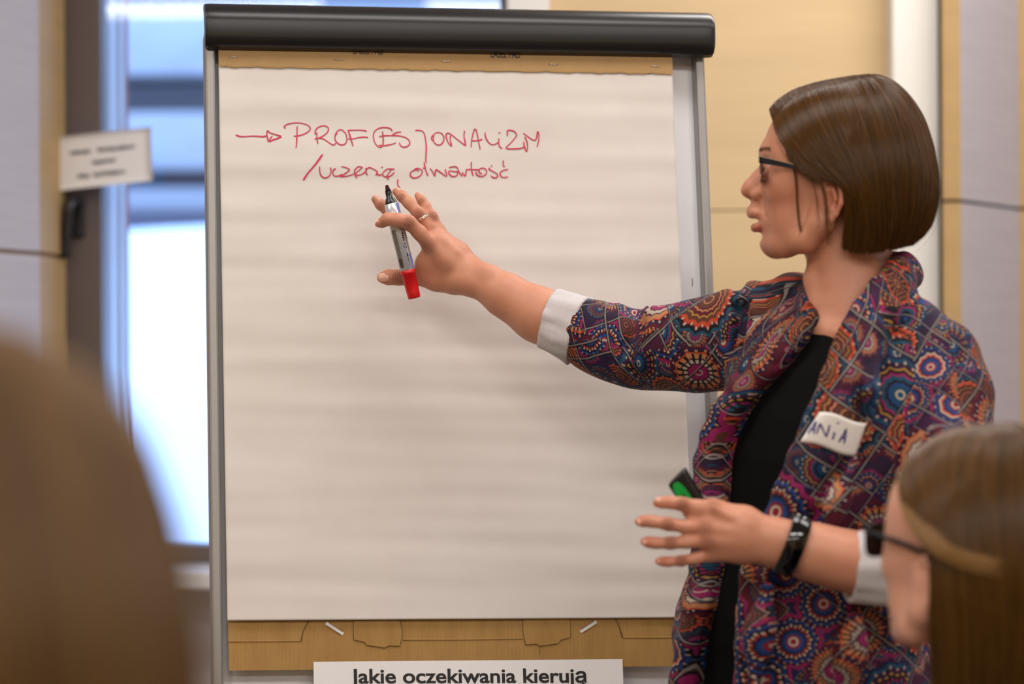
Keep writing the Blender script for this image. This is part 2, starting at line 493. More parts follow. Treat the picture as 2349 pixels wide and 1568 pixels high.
# black curved clamp bar: quarter-round profile swept along the top
cT, cB = UV(1050, 25, -0.028)[1], UV(1050, 121.5, 0.016)[1] + 0.0032
prof = [(cB - 0.002, 0.006), (cB + 0.001, 0.016), (cB + 0.006, 0.0215)]
prof += [(cB + 0.014, 0.0245), (cB + 0.5 * (cT - cB), 0.0262)]
for k in range(1, 15):
    a = k / 14 * PI / 2
    prof.append((cB + 0.5 * (cT - cB) + (0.5 * (cT - cB) - 0.0005) * math.sin(a), -0.026 + 0.0522 * math.cos(a) ** 0.9))
prof += [(cT + 0.0005, -0.036), (cT - 0.004, -0.036), (cT - 0.006, -0.024), (cB + 0.004, 0.002)]
uc0, uc1 = UV(471, 60, 0.02)[0], UV(1640, 85, 0.02)[0]
us = [uc0, uc0 + 0.0015, uc0 + 0.004] + list(np.linspace(uc0 + 0.02, uc1 - 0.02, 14)) + [uc1 - 0.009, uc1 - 0.004, uc1 - 0.001, uc1]
V = []
cc = np.mean(np.array(prof), 0)
for i, u in enumerate(us):
    e = min(i, len(us) - 1 - i)
    sc = (0.93, 0.975, 1.0)[e] if e < 3 else 1.0
    if i >= len(us) - 4: sc = (1.0, 0.985, 0.955, 0.88)[i - (len(us) - 4)]
    for (v, o) in prof:
        V.append(CP(u, cc[0] + (v - cc[0]) * sc, cc[1] + (o - cc[1]) * sc))
n = len(prof)
F = [tuple(f) for f in grid_faces(len(us), n, True)] + [tuple(range(n)), tuple(range((len(us) - 1) * n, len(us) * n))[::-1]]
mesh_obj('clamp_bar', V, F, M['chart_black'], easel)
for (px, py) in ((539, 11), (566, 12), (1022, 24), (1536, 39), (1566, 41)):
    u = UV(px, py, -0.02)[0]
    lathe('screw', CP(u, cT - 0.0015, -0.026), cv, [(0, 0.0045), (0.0022, 0.0042), (0.003, 0.0025), (0.003, 0.0012), (0.002, 0.001)], M['steel'], easel, 14)
bm_obj('mounting_plate', chart_box(UV(527, 10, -0.02)[0], UV(578, 10, -0.02)[0], cT - 0.0004, cT + 0.0008, -0.034, -0.020), M['alu_light'], easel)
# legs down to the floor
for (u, du) in ((uL + 0.01, -0.06), (uR - 0.01, 0.06)):
    a = CP(u, vB - 0.01, -0.035); b = CP(u + du, vB, 0.0); b[2] = 0.0; b[1] -= 0.14
    tube('leg', [a, (a + b) / 2, b], 0.012, M['chart_silver'], easel, 12, ref=(0, 1, 0))
a = CP(0, vT - 0.10, -0.05); b = CP(0, vB, -0.2); b[2] = 0.0; b[1] += 0.55
tube('leg', [a, (a + b) / 2, b], 0.012, M['chart_silver'], easel, 12, ref=(0, 1, 0))
# faint pen traces on the white board
M['ink_faint'] = mat('faint_teal_ink', (140, 170, 182), 0.5)
M['ink_dark'] = mat('dark_ink', (70, 72, 80), 0.5)
def board_pt(px, py):
    q = UV(px, py, zb); return CP(q[0], q[1], zb), cn
ribbon('pen_trace', [([(1562, 691), (1576, 695), (1588, 702), (1594, 708)], 2.2)], board_pt, 2.2, M['ink_faint'], easel)
ribbon('pen_trace', [([(1587.5, 638), (1588.5, 645), (1588, 657)], 1.6)], board_pt, 1.6, M['ink_dark'], easel)

# ================================================================ paper pad
pad = empty('easel_pad', CP(0, -0.3, 0), 'large blank-lined flip chart paper pad with brown cardboard bands and red handwriting', 'paper pad')
pad['label'] = 'large white flip chart paper pad with brown cardboard bands and red handwriting'
m = bpy.data.materials.new('newsprint_paper'); m.use_nodes = True
nt = NT(m); p = nt.n['Principled BSDF']
co = nt.coord()
f = nt.noise(nt.mapping(co, (9, 9, 9)), 1.0, 4, 0.6)
nt.l.new(nt.ramp(f, [(0.3, lin((216, 208, 202))), (0.7, lin((222, 215, 209)))]), p.inputs['Base Color'])
p.inputs['Roughness'].default_value = 0.75; p.inputs['Specular IOR Level'].default_value = 0.2
M['paper'] = m
m = bpy.data.materials.new('brown_cardboard'); m.use_nodes = True
nt = NT(m); p = nt.n['Principled BSDF']; co = nt.coord()
f = nt.noise(nt.mapping(co, (60, 60, 12)), 1.0, 5, 0.65)
w_ = nt.new('ShaderNodeTexWave'); w_.wave_type = 'BANDS'; w_.bands_direction = 'X'; w_.inputs['Scale'].default_value = 62; w_.inputs['Distortion'].default_value = 1.2
nt.l.new(co, w_.inputs['Vector'])
c = nt.ramp(f, [(0.25, lin((158, 120, 68))), (0.75, lin((176, 138, 82)))])
c = nt.mix(nt.m('MULTIPLY', w_.outputs['Fac'], 0.10), c, lin((138, 102, 54)))
nt.l.new(c, p.inputs['Base Color']); p.inputs['Roughness'].default_value = 0.75; p.inputs['Specular IOR Level'].default_value = 0.25
nt.l.new(nt.bump(w_.outputs['Fac'], 0.25, 0.0004), p.inputs['Normal'])
M['card'] = m
M['card_band'] = mat('smooth_brown_card', (172, 136, 84), 0.6, var=0.05, var_scale=(40, 40, 40))
M['ink_black'] = mat('black_print', (28, 26, 28), 0.6)
TL, TR, BL, BR = UV(501, 150), UV(1541, 167), UV(521, 1423), UV(1590, 1416)
def pad_uv(s, t):
    return (1 - t) * ((1 - s) * TL + s * TR) + t * ((1 - s) * BL + s * BR)
rw = np.random.default_rng(11)
waves = []
for k in range(26):
    ph, fr, am = rw.uniform(0, 6.28), rw.uniform(4, 26), rw.uniform(0.3, 1.0)
    waves.append((fr, ph, am * 0.00034 * (9 / (fr + 4)), rw.uniform(-1.6, 1.6), rw.uniform(0, 6.28), rw.uniform(0.6, 2.2)))
def paper_off(s, t):
    o = 0.0
    for fr, ph, am, sk, ph2, fx in waves:
        o = o + am * np.sin(2 * PI * fr * t + ph + sk * s + 0.8 * np.sin(fx * 2 * PI * s + ph2)) * (0.75 + 0.35 * np.sin(fx * PI * s + ph2))
    # long sharp ripples where sheets were flipped over, and a broad diagonal buckle
    for t0, am, wd in ((0.085, 0.0008, 0.020), (0.20, -0.0009, 0.022), (0.262, 0.0007, 0.018), (0.345, 0.00045, 0.014), (0.42, -0.0004, 0.014), (0.62, 0.0004, 0.02), (0.85, 0.0004, 0.02)):
        tt = t - t0 - 0.012 * np.sin(3.0 * s + t0 * 40)
        o = o + am * np.exp(-(tt / wd) ** 2) * (0.7 + 0.3 * np.sin(4 * s + 30 * t0))
    dgl = (t - 0.50) - 0.40 * (s - 0.45)
    o = o + 0.0009 * np.exp(-(dgl / 0.05) ** 2) * np.clip((s - 0.35) * 3, 0, 1)
    o = o * np.clip(t / 0.05, 0, 1)
    o = o + 0.004 * np.clip((s - 0.9) / 0.1, 0, 1) ** 2 * t           # right edge curls forward
    return o + 0.0035 + 0.0025 * t
ns, ntt = 170, 330
ss, tt = np.meshgrid(np.linspace(0, 1, ns), np.linspace(0, 1, ntt))
# torn upper edge
torn = 0.0016 * np.sin(ss * 91) * np.sin(ss * 37 + 1) + 0.0012 * rw.standard_normal(ss.shape[1])[None]
ttt = tt + torn * np.clip(1 - tt * 30, 0, 1)
q = (1 - ttt)[..., None] * ((1 - ss)[..., None] * TL + ss[..., None] * TR) + ttt[..., None] * ((1 - ss)[..., None] * BL + ss[..., None] * BR)
off = paper_off(ss, tt)
V = CO + q[..., :1] * cu + q[..., 1:] * cv + off[..., None] * cn
Vb = CO + q[..., :1] * cu + q[..., 1:] * cv + (off - 0.0004)[..., None] * cn
n0 = ns * ntt
ff = grid_faces(ntt, ns)
ring = list(range(ns)) + [i * ns + ns - 1 for i in range(1, ntt)] + [(ntt - 1) * ns + i for i in range(ns - 2, -1, -1)] + [i * ns for i in range(ntt - 2, 0, -1)]
ring = np.array(ring); r2 = np.roll(ring, -1)
allf = np.concatenate([ff[:, ::-1], ff + n0, np.stack([ring, r2, r2 + n0, ring + n0], 1)])
sheet = mesh_obj('top_sheet', np.concatenate([V.reshape(-1, 3), Vb.reshape(-1, 3)]), allf, M['paper'], pad)
# the block of sheets below it
b = box_bm((0, 0, 0), (1, 1, 1))
def blk(c):
    qq = pad_uv(c[0] * 0.998 + 0.001, 0.002 + (1 - c[1]) * 0.992)
    return CP(qq[0], qq[1], -0.010 + 0.0105 * c[2])
bm_obj('sheet_block', xform_bm(b, blk), M['paper'], pad)
# cardboard band at the top with staples and printed words
bt0, bt1 = UV(500, 60), UV(1541, 60)
def cband(c):
    qq = (1 - c[0]) * np.array([TL[0], 0]) + c[0] * np.array([TR[0], 0])
    lo = (1 - c[0]) * TL[1] + c[0] * TR[1]
    v = lo - 0.0012 + c[1] * 0.055
    return CP(qq[0], v, 0.0035 + 0.0022 * c[2])
bb = bmesh.new()
bmesh.ops.create_grid(bb, x_segments=60, y_segments=2, size=0.5)
for v in bb.verts:
    v.co = (v.co.x + 0.5, v.co.y + 0.5, 1.0)
    if v.co.y < 0.01: v.co.y += 0.02 * math.sin(v.co.x * 130) * math.sin(v.co.x * 51)
xform_bm(bb, cband)
g = bmesh.ops.solidify(bb, geom=list(bb.faces), thickness=0.002)
bm_obj('header_band', bb, M['card_band'], pad)
def band_pt(px, py, o=0.0058):
    qq = UV(px, py, o); return CP(qq[0], qq[1], o)
for (px, py) in ((536, 131), (778, 136.5), (1024, 141), (1270, 147.5), (1504, 152)):
    a, b = band_pt(px - 9.5, py - 0.3), band_pt(px + 9.5, py + 0.4)
    pts_ = [a - cn * 0.001, a + cn * 0.0003, a * 0.9 + b * 0.1 + cn * 0.0007, a * 0.5 + b * 0.5 + cn * 0.0007, a * 0.1 + b * 0.9 + cn * 0.0007, b + cn * 0.0003, b - cn * 0.001]
    tube('staple', pts_, 0.0005, M['steel'], pad, 6, ref=cn)
def text_obj(name, body, origin, xdir, ydir, height_px_m, mat_, parent, bold=0.0, xs=1.0, extr=0.0):
    """lettering turned into a mesh, cap height given in metres"""
    cur = bpy.data.curves.new(name, 'FONT'); cur.body = body; cur.size = 1.0; cur.offset = bold; cur.resolution_u = 6
    t = bpy.data.objects.new(name, cur); COL.objects.link(t)
    dg = bpy.context.evaluated_depsgraph_get()
    me = bpy.data.meshes.new_from_object(t.evaluated_get(dg))
    bpy.data.objects.remove(t); 
    n = len(me.vertices); co_ = np.zeros(n * 3, np.float32); me.vertices.foreach_get('co', co_); co_ = co_.reshape(-1, 3)
    capx0, capx1 = co_[:, 0].min(), co_[:, 0].max()
    k = height_px_m / 0.72
    xdir = np.asarray(xdir) / np.linalg.norm(xdir); ydir = np.asarray(ydir) / np.linalg.norm(ydir)
    w = origin + (co_[:, :1] - capx0) * k * xs * xdir + co_[:, 1:2] * k * ydir
    me.vertices.foreach_set('co', w.astype(np.float32).ravel()); me.update()
    o = bpy.data.objects.new(name, me); COL.objects.link(o); me.materials.clear(); me.materials.append(mat_)
    o['width'] = float((capx1 - capx0) * k * xs)
    del o['width']
    return attach(o, parent), (capx1 - capx0) * k * xs
for (px0, py0, px1) in ((810, 123.5, 880), (1126, 131.5, 1194)):
    a, b = band_pt(px0, py0, 0.0061), band_pt(px1, py0 + 1.6, 0.0061)
    width = np.linalg.norm(b - a)
    o, w0 = text_obj('printed_words', 'EASEL PAD', a, b - a, cv, 0.0095, M['ink_black'], None, 0.014, 1.0)
    bpy.data.objects.remove(o)
    o, w1 = text_obj('printed_words', 'EASEL PAD', a, b - a, cv, 0.0095, M['ink_black'], pad, 0.014, width / w0)
# cardboard back below the sheets, with perforated tabs, score lines and two slots
kb0, kb1, kb2, kb3 = UV(522, 1400), UV(1602, 1395), UV(525, 1537), UV(1604, 1526)
ob = 0.0
def back_uv(px, py, o=0.0): return UV(px, py, o)
vv = [UV(522, 1380), UV(1602, 1380), UV(1604, 1526.5), UV(527, 1537.5), UV(525, 1534)]
bb = bmesh.new()
fr_ = [bb.verts.new(CP(a[0], a[1], 0.0)) for a in vv]; bk_ = [bb.verts.new(CP(a[0], a[1], -0.004)) for a in vv]
bb.faces.new(fr_); bb.faces.new(bk_[::-1])
for i in range(5):
    j = (i + 1) % 5; bb.faces.new((fr_[i], bk_[i], bk_[j], fr_[j]))
bm_obj('cardboard_back', bb, M['card'], pad)
M['card_cut'] = mat('cut_cardboard_edge', (120, 86, 44), 0.8)
M['slot_white'] = mat('white_board_through_slot', (222, 222, 226), 0.4)
def on_back(px, py, o):
    a = UV(px, py, o); return CP(a[0], a[1], o)
def tab(pts_):
    b2 = bmesh.new()
    pts_ = pts_[:]
    top = [b2.verts.new(on_back(x, y, 0.0011)) for x, y in pts_]
    bot = [b2.verts.new(on_back(x, y, -0.0002)) for x, y in pts_]
    b2.faces.new(top); 
    for i in range(len(pts_)):
        j = (i + 1) % len(pts_); b2.faces.new((top[i], bot[i], bot[j], top[j]))
    o = bm_obj('cardboard_tab', b2, M['card'], pad)
    tube('cut_edge', np.array([on_back(x, y, 0.0009) for x, y in pts_ + pts_[:1]]), 0.0006, M['card_cut'], o, 6, ref=cn)
    return o
tab([(810.5, 1405), (811, 1466), (836, 1472), (842, 1479), (882, 1485), (892, 1480), (917, 1481), (923, 1455), (922, 1440), (916, 1420), (914, 1405)])
tab([(1202, 1405), (1199, 1430), (1200, 1450), (1206, 1478), (1232, 1476), (1238, 1481), (1281, 1475), (1286, 1467), (1309, 1461), (1308, 1405)])
def score(pts_, r=0.0008, mt='card_cut', nm='score_line'):
    pts_ = np.array([on_back(x, y, 0.0002) for x, y in pts_])
    tube(nm, pts_, r, M[mt], pad, 6, ref=cn)
score([(525, 1470.5), (600, 1470), (690, 1469.5)], 0.0010, 'card'); score([(691, 1469), (694, 1452), (700, 1437), (708, 1424)])
score([(924, 1466.5), (1060, 1466), (1199, 1464)], 0.0010, 'card')
score([(1411, 1417), (1420, 1434), (1428, 1461)]); score([(1429, 1461.5), (1500, 1461.5), (1604, 1460)], 0.0010, 'card')
score([(1238, 1481), (1238.5, 1492), (1237, 1500)], 0.0004)
def slot(p, q_, w=9):
    p, q_ = np.array(p, float), np.array(q_, float)
    d = (q_ - p) / np.linalg.norm(q_ - p); nn = np.array([-d[1], d[0]])
    pts_ = []
    for k in range(9):
        a = -PI / 2 + k / 8 * PI; pts_.append(q_ + d * math.cos(a) * w / 2 + nn * math.sin(a) * w / 2)
    for k in range(9):
        a = PI / 2 + k / 8 * PI; pts_.append(p + d * math.cos(a) * w / 2 + nn * math.sin(a) * w / 2)
    b2 = bmesh.new(); b2.faces.new([b2.verts.new(on_back(x, y, 0.0003)) for x, y in pts_])
    o = bm_obj('slot', b2, M['slot_white'], pad)
    for sgn in (-1, 1):
        e = [on_back(*(p + nn * sgn * w / 2), 0.0006), on_back(*((p + q_) / 2 + nn * sgn * w / 2), 0.0006), on_back(*(q_ + nn * sgn * w / 2), 0.0006)]
        tube('slot_edge', e, 0.0007, M['card'], o, 6, ref=cn)
slot((751, 1430), (784, 1451)); slot((1335, 1446), (1365, 1427))

# ---------------------------------------------------------------- handwriting on the sheet
ZA = lambda *p: [(520 + x / 6.18, 260 + y / 6.18) for x, y in p]
ZB = lambda *p: [(880 + x / 6.18, 260 + y / 6.18) for x, y in p]
strokes = [
 (ZA((130,303),(170,322),(230,328),(380,322),(520,328),(562,318)), 3.4),
 (ZA((575,240),(570,300),(580,350),(597,396),(660,375),(768,332),(700,302),(640,285),(600,262),(576,238)), 3.4),
 ZA((602,388),(625,345),(643,325),(640,318)),
 ZA((1000,180),(998,250),(996,340),(990,430),(982,495)), ZA((835,210),(818,182),(870,150),(960,133),(1050,135),(1140,160),(1185,205),(1165,250),(1100,290),(1000,320),(950,320)),
 ZA((1278,265),(1280,330),(1290,435)), ZA((1262,300),(1255,260),(1280,210),(1340,178),(1400,175),(1445,210),(1430,260),(1380,310),(1300,350),(1245,362)),
 ZA((1300,350),(1370,360),(1430,400),(1500,445),(1530,440),(1548,420)),
 ZA((1570,285),(1540,310),(1535,360),(1560,410),(1620,445),(1680,430),(1705,370),(1690,290),(1640,235),(1590,235),(1550,280),(1535,330)),
 ZA((1985,255),(1960,242),(1870,235),(1720,238)), (ZA((1720,238),(1750,320),(1790,465)), 3.3), ZA((1720,360),(1790,358),(1880,340),(1960,332),(2008,342)),
 ZA((2345,255),(2335,225),(2280,200),(2200,200),(2130,225),(2085,280),(2085,360),(2110,430),(2160,478),(2195,475),(2215,440),(2218,350),(2210,250)),
 ZA((2160,328),(2240,315),(2349,313),(2365,313)), ZA((2155,450),(2230,456),(2330,440),(2400,415)),
 ZB((110,312),(200,315),(300,335),(360,380),(370,430),(330,470),(280,478),(240,455),(222,412)), ZB((250,262),(190,268),(130,298),(138,314)),
 ZB((450,240),(520,240),(565,265),(590,340),(605,480),(600,600),(598,680),(612,698)),
 ZB((720,300),(690,320),(678,355),(700,390)), ZB((705,345),(720,290),(770,268),(825,285),(855,340),(840,410),(790,448),(735,430),(708,385),(705,335)),
 ZB((965,468),(920,420),(890,340),(890,290),(920,280),(960,300),(1060,380),(1162,458)), ZB((950,310),(945,370),(965,465)), ZB((1165,460),(1155,400),(1140,320),(1148,245)),
 ZB((1242,480),(1245,400),(1270,280),(1295,222),(1320,260),(1345,390),(1368,510)), ZB((1240,385),(1320,385),(1400,368)),
 ZB((1438,265),(1445,330),(1480,400),(1530,440),(1590,432),(1640,400)), ZB((1635,350),(1632,420),(1650,475),(1685,495)), ZB((1630,280),(1655,268)),
 ZB((1755,320),(1755,265),(1765,240),(1840,250),(1885,300),(1860,350),(1790,430),(1738,480),(1760,500),(1850,502),(1940,495),(2010,470)),
 ZB((1985,400),(2000,480),(2025,540),(2040,490),(2035,410),(2000,330)), ZB((1980,278),(2060,340),(2140,380),(2170,340),(2182,262),(2200,290),(2198,380),(2175,475)),
 (ZA((1360,580),(1260,720),(1150,850),(1088,945)), 4.0),
 ZA((1318,750),(1320,820),(1340,880),(1390,912),(1450,890),(1480,830),(1475,780),(1465,770)), ZA((1550,785),(1515,800),(1505,850),(1530,885),(1590,885),(1640,860)),
 ZA((1620,755),(1680,765),(1740,795),(1710,830),(1640,880),(1620,892),(1720,885),(1820,850),(1900,790),(1925,770)),
 ZA((1930,768),(1870,755),(1820,800),(1815,850),(1860,875),(1920,860),(1975,820)), ZA((1825,840),(1825,880),(1850,915)),
 ZA((1975,770),(1975,830),(1995,875)), ZA((1975,812),(2010,770),(2060,780),(2130,825),(2115,880)), ZA((2140,820),(2130,850),(2170,875),(2215,855)), ZA((2195,755),(2212,770)),
 ZA((2378,792),(2349,790),(2280,790),(2225,830),(2210,870),(2250,897),(2310,892),(2360,855),(2375,830)), ZA((2340,790),(2290,860),(2270,900),(2300,938)),
 ZB((203,930),(200,1000),(215,1040),(235,1060)),
 ZB((440,805),(390,830),(380,880),(420,912),(480,905),(530,870),(548,820),(500,780),(450,785),(430,810),(470,792),(495,820)),
 ZB((573,690),(590,780),(610,840),(630,885)), ZB((555,775),(580,778)),
 ZB((655,780),(690,820),(725,885),(732,840),(742,800),(800,830),(887,890),(890,850),(870,790)),
 ZB((925,770),(990,755),(1040,765),(1070,830),(1115,890)), ZB((1062,825),(1010,825),(935,815),(925,850),(970,890),(1030,885),(1052,850),(1048,832)),
 ZB((1110,830),(1155,885),(1170,820),(1180,795),(1240,795),(1300,797),(1350,800)), ZB((1242,685),(1245,780),(1255,840),(1275,885)),
 ZB((1395,855),(1360,840),(1355,800),(1390,775),(1440,785),(1462,830),(1430,880),(1370,890),(1320,865),(1310,825)),
 ZB((1505,770),(1495,790),(1540,815),(1600,850),(1620,885),(1590,910),(1550,905),(1520,880)), ZB((1520,740),(1540,748)),
 ZB((1765,795),(1700,805),(1660,830),(1655,870),(1690,905),(1765,898)), ZB((1697,665),(1695,720),(1712,760)),
]
M['ink_red'] = mat('red_marker_ink', (196, 40, 76), 0.55, var=0.12, var_scale=(90, 90, 90))
W_, H_ = (TR - TL)[0], (TL - BL)[1]
def sheet_pt(px, py):
    q_ = UV(px, py, 0.004)
    t_ = (TL[1] - q_[1]) / H_; s_ = (q_[0] - TL[0]) / W_
    return CP(q_[0], q_[1], float(paper_off(s_, t_))), cn
ribbon('handwriting', strokes, sheet_pt, 2.7, M['ink_red'], sheet, lift=0.0005)

# ================================================================ printed question sheet
qs = empty('question_sheet', CP(0, -0.45, 0), 'white printed sheet with bold black question fixed below the pad', 'printed sheet')
oq = 0.004
A, B = UV(719, 1517, oq), UV(1428, 1511, oq)
def qpt(u, v, o=0.0): 
    a = A * (1 - u) + B * u
    return CP(a[0], a[1] - v * 0.29, oq + o + 0.0003 * math.sin(3 * u))
V = [qpt(i / 24, j / 16, -0.0004 * k) for k in (0, 1) for j in range(17) for i in range(25)]
gf = grid_faces(17, 25)
F = [tuple(f)[::-1] for f in gf] + [tuple(f + 425) for f in gf]
mesh_obj('paper', V, F, M['paper_white'], qs)
a = UV(804, 1566, oq); b = UV(1347, 1564, oq)
pa, pb = CP(a[0], a[1], oq + 0.0006), CP(b[0], b[1], oq + 0.0006)
capm = 32 / 1733
o, w0 = text_obj('printed_question', 'Jakie oczekiwania kierują', pa, pb - pa, cv, capm, M['ink_black'], None, 0.022)
bpy.data.objects.remove(o)
o, w1 = text_obj('printed_question', 'Jakie oczekiwania kierują', pa, pb - pa, cv, capm, M['ink_black'], qs, 0.022, np.linalg.norm(pb - pa) / w0)
# ================================================================ signed-distance modelling (smooth organic surfaces, one continuous mesh)
def smin(a, b, k):
    h = np.maximum(k - np.abs(a - b), 0) / k
    return np.minimum(a, b) - h * h * (k / 4)
class Solid:
    def __init__(s): s.ops = []
    def add(s, kind, par, lo, hi, k=0.006, op='u'):
        e = 1.6 * k + 0.002
        s.ops.append((kind, par, np.asarray(lo, float) - e, np.asarray(hi, float) + e, k, op))
    def cone(s, p, q, rp, rq, k=0.006, op='u'):
        p, q = np.asarray(p, float), np.asarray(q, float)
        r = max(rp, rq)
        s.add('cone', (p, q, rp, rq), np.minimum(p, q) - r, np.maximum(p, q) + r, k, op)
    def chain(s, pts, k=0.006, op='u'):
        """pts: (xyz, r)"""
        for (p, rp), (q, rq) in zip(pts[:-1], pts[1:]): s.cone(p, q, rp, rq, k, op)
    def ball(s, p, r, k=0.006, op='u'):
        p = np.asarray(p, float); s.add('ball', (p, r), p - r, p + r, k, op)
    def ell(s, p, ax, rad, k=0.006, op='u'):
        """ellipsoid with axes ax (rows) and radii"""
        p = np.asarray(p, float); ax = np.asarray(ax, float); rad = np.asarray(rad, float)
        e = np.sqrt(((ax * rad[:, None]) ** 2).sum(0))
        s.add('ell', (p, ax, rad), p - e, p + e, k, op)
    def fn(s, f, lo, hi, k=0.004, op='u'):
        s.add('fn', f, lo, hi, k, op)
    @staticmethod
    def dist(kind, par, X, Y, Z):
        if kind == 'ball':
            p, r = par
            return np.sqrt((X - p[0]) ** 2 + (Y - p[1]) ** 2 + (Z - p[2]) ** 2) - r
        if kind == 'cone':
            p, q, rp, rq = par
            d = q - p; l2 = max(d @ d, 1e-12)
            x, y, z = X - p[0], Y - p[1], Z - p[2]
            t = np.clip((x * d[0] + y * d[1] + z * d[2]) / l2, 0, 1)
            return np.sqrt((x - t * d[0]) ** 2 + (y - t * d[1]) ** 2 + (z - t * d[2]) ** 2) - (rp + t * (rq - rp))
        if kind == 'ell':
            p, ax, rad = par
            x, y, z = X - p[0], Y - p[1], Z - p[2]
            k0 = 0; k1 = 0
            for a, r in zip(ax, rad):
                c = (x * a[0] + y * a[1] + z * a[2]) / r
                k0 = k0 + c * c; k1 = k1 + (c / r) ** 2
            k0 = np.sqrt(k0); k1 = np.sqrt(k1) + 1e-9
            return k0 * (k0 - 1) / k1
        return par(X, Y, Z)
    def eval(s, X, Y, Z, lo=None, hi=None):
        shp = np.broadcast(X, Y, Z).shape
        f = np.full(shp, 1.0)
        for kind, par, l, h, k, op in s.ops:
            if lo is not None and (np.any(l > hi) or np.any(h < lo)): continue
            d = s.dist(kind, par, X, Y, Z)
            if op == 'u': f = smin(f, d, k)
            elif op == 's': f = -smin(-f, d, k)
            elif op == 'i': f = -smin(-f, -d, k)
            else: f = f + d
        return f
    def mesh(s, vox, lo, hi, N=24):
        lo, hi = np.asarray(lo, float), np.asarray(hi, float)
        nb = np.ceil((hi - lo) / (vox * N)).astype(int)
        bs = vox * N
        c = [lo[a] + (np.arange(nb[a]) + 0.5) * bs for a in range(3)]
        f = s.eval(c[0][:, None, None], c[1][None, :, None], c[2][None, None, :])
        act = np.argwhere(np.abs(f) < bs * 0.87 * 1.6)
        NY, NZ = nb[1] * N + 8, nb[2] * N + 8
        ids, pos, quads = [], [], []
        for b in act:
            o = lo + b * bs
            ax = [o[a] + np.arange(-1, N + 2) * vox for a in range(3)]     # nodes -1..N+1
            g = s.eval(ax[0][:, None, None], ax[1][None, :, None], ax[2][None, None, :], o - vox, o + bs + vox)
            ins = g < 0
            if ins.all() or not ins.any(): continue
            n = N + 2                                                     # cells -1..N
            cnt = np.zeros((n, n, n), np.int8)
            for dx in (0, 1):
                for dy in (0, 1):
                    for dz in (0, 1): cnt += ins[dx:dx + n, dy:dy + n, dz:dz + n]
            own = (cnt > 0) & (cnt < 8)
            own[0] = 0; own[:, 0] = 0; own[:, :, 0] = 0; own[-1] = 0; own[:, -1] = 0; own[:, :, -1] = 0
            I = np.argwhere(own)
            if len(I):
                acc = np.zeros((len(I), 3)); num = np.zeros(len(I))
                crn = [np.array((dx, dy, dz)) for dx in (0, 1) for dy in (0, 1) for dz in (0, 1)]
                for a in range(3):
                    for c0 in crn:
                        if c0[a]: continue
                        c1 = c0.copy(); c1[a] = 1
                        p0 = I + c0; p1 = I + c1
                        g0 = g[p0[:, 0], p0[:, 1], p0[:, 2]]; g1 = g[p1[:, 0], p1[:, 1], p1[:, 2]]
                        x = (g0 < 0) != (g1 < 0)
                        t = np.where(x, g0 / np.where(x, g0 - g1, 1), 0)
                        acc += np.where(x[:, None], c0 + (c1 - c0) * t[:, None], 0); num += x
                pos.append(o + (I - 1 + acc / num[:, None]) * vox)
                gi = I - 1 + b * N
                ids.append((gi[:, 0] * NY + gi[:, 1]) * NZ + gi[:, 2])
            for a in range(3):
                e1, e2 = (a + 1) % 3, (a + 2) % 3
                sl0 = [slice(1, N + 1)] * 3; sl1 = list(sl0); sl1[a] = slice(2, N + 2)
                A, B = ins[tuple(sl0)], ins[tuple(sl1)]
                E = np.argwhere(A != B)
                if not len(E): continue
                flip = A[E[:, 0], E[:, 1], E[:, 2]]
                gi = E + b * N
                q = []
                for u, v in ((-1, -1), (0, -1), (0, 0), (-1, 0)):
                    cc = gi.copy(); cc[:, e1] += u; cc[:, e2] += v
                    q.append((cc[:, 0] * NY + cc[:, 1]) * NZ + cc[:, 2])
                q = np.stack(q, 1)
                q[~flip] = q[~flip][:, ::-1]
                quads.append(q)
        ids = np.concatenate(ids); pos = np.concatenate(pos); quads = np.concatenate(quads)
        od = np.argsort(ids); ids = ids[od]; pos = pos[od]
        k = np.searchsorted(ids, quads); k = np.clip(k, 0, len(ids) - 1)
        ok = (ids[k] == quads).all(1)
        k = k[ok]
        # light relaxation removes the lattice stepping
        for it in range(2):
            acc = np.zeros_like(pos); num = np.zeros(len(pos))
            for a in range(4):
                np.add.at(acc, k[:, a], pos[k[:, (a + 1) % 4]] + pos[k[:, (a + 3) % 4]]); np.add.at(num, k[:, a], 2)
            pos = pos * 0.5 + 0.5 * acc / np.maximum(num, 1)[:, None]
        return pos, k
def vcol(o, name, rgb):
    """per-vertex colour attribute"""
    a = o.data.color_attributes.new(name, 'FLOAT_COLOR', 'POINT')
    c = np.ones((len(o.data.vertices), 4), np.float32); c[:, :3] = rgb
    a.data.foreach_set('color', c.ravel())
def setuv(o, uv):
    u = o.data.uv_layers.new(name='UVMap')
    u.data.foreach_set('uv', np.asarray(uv, np.float32).ravel())
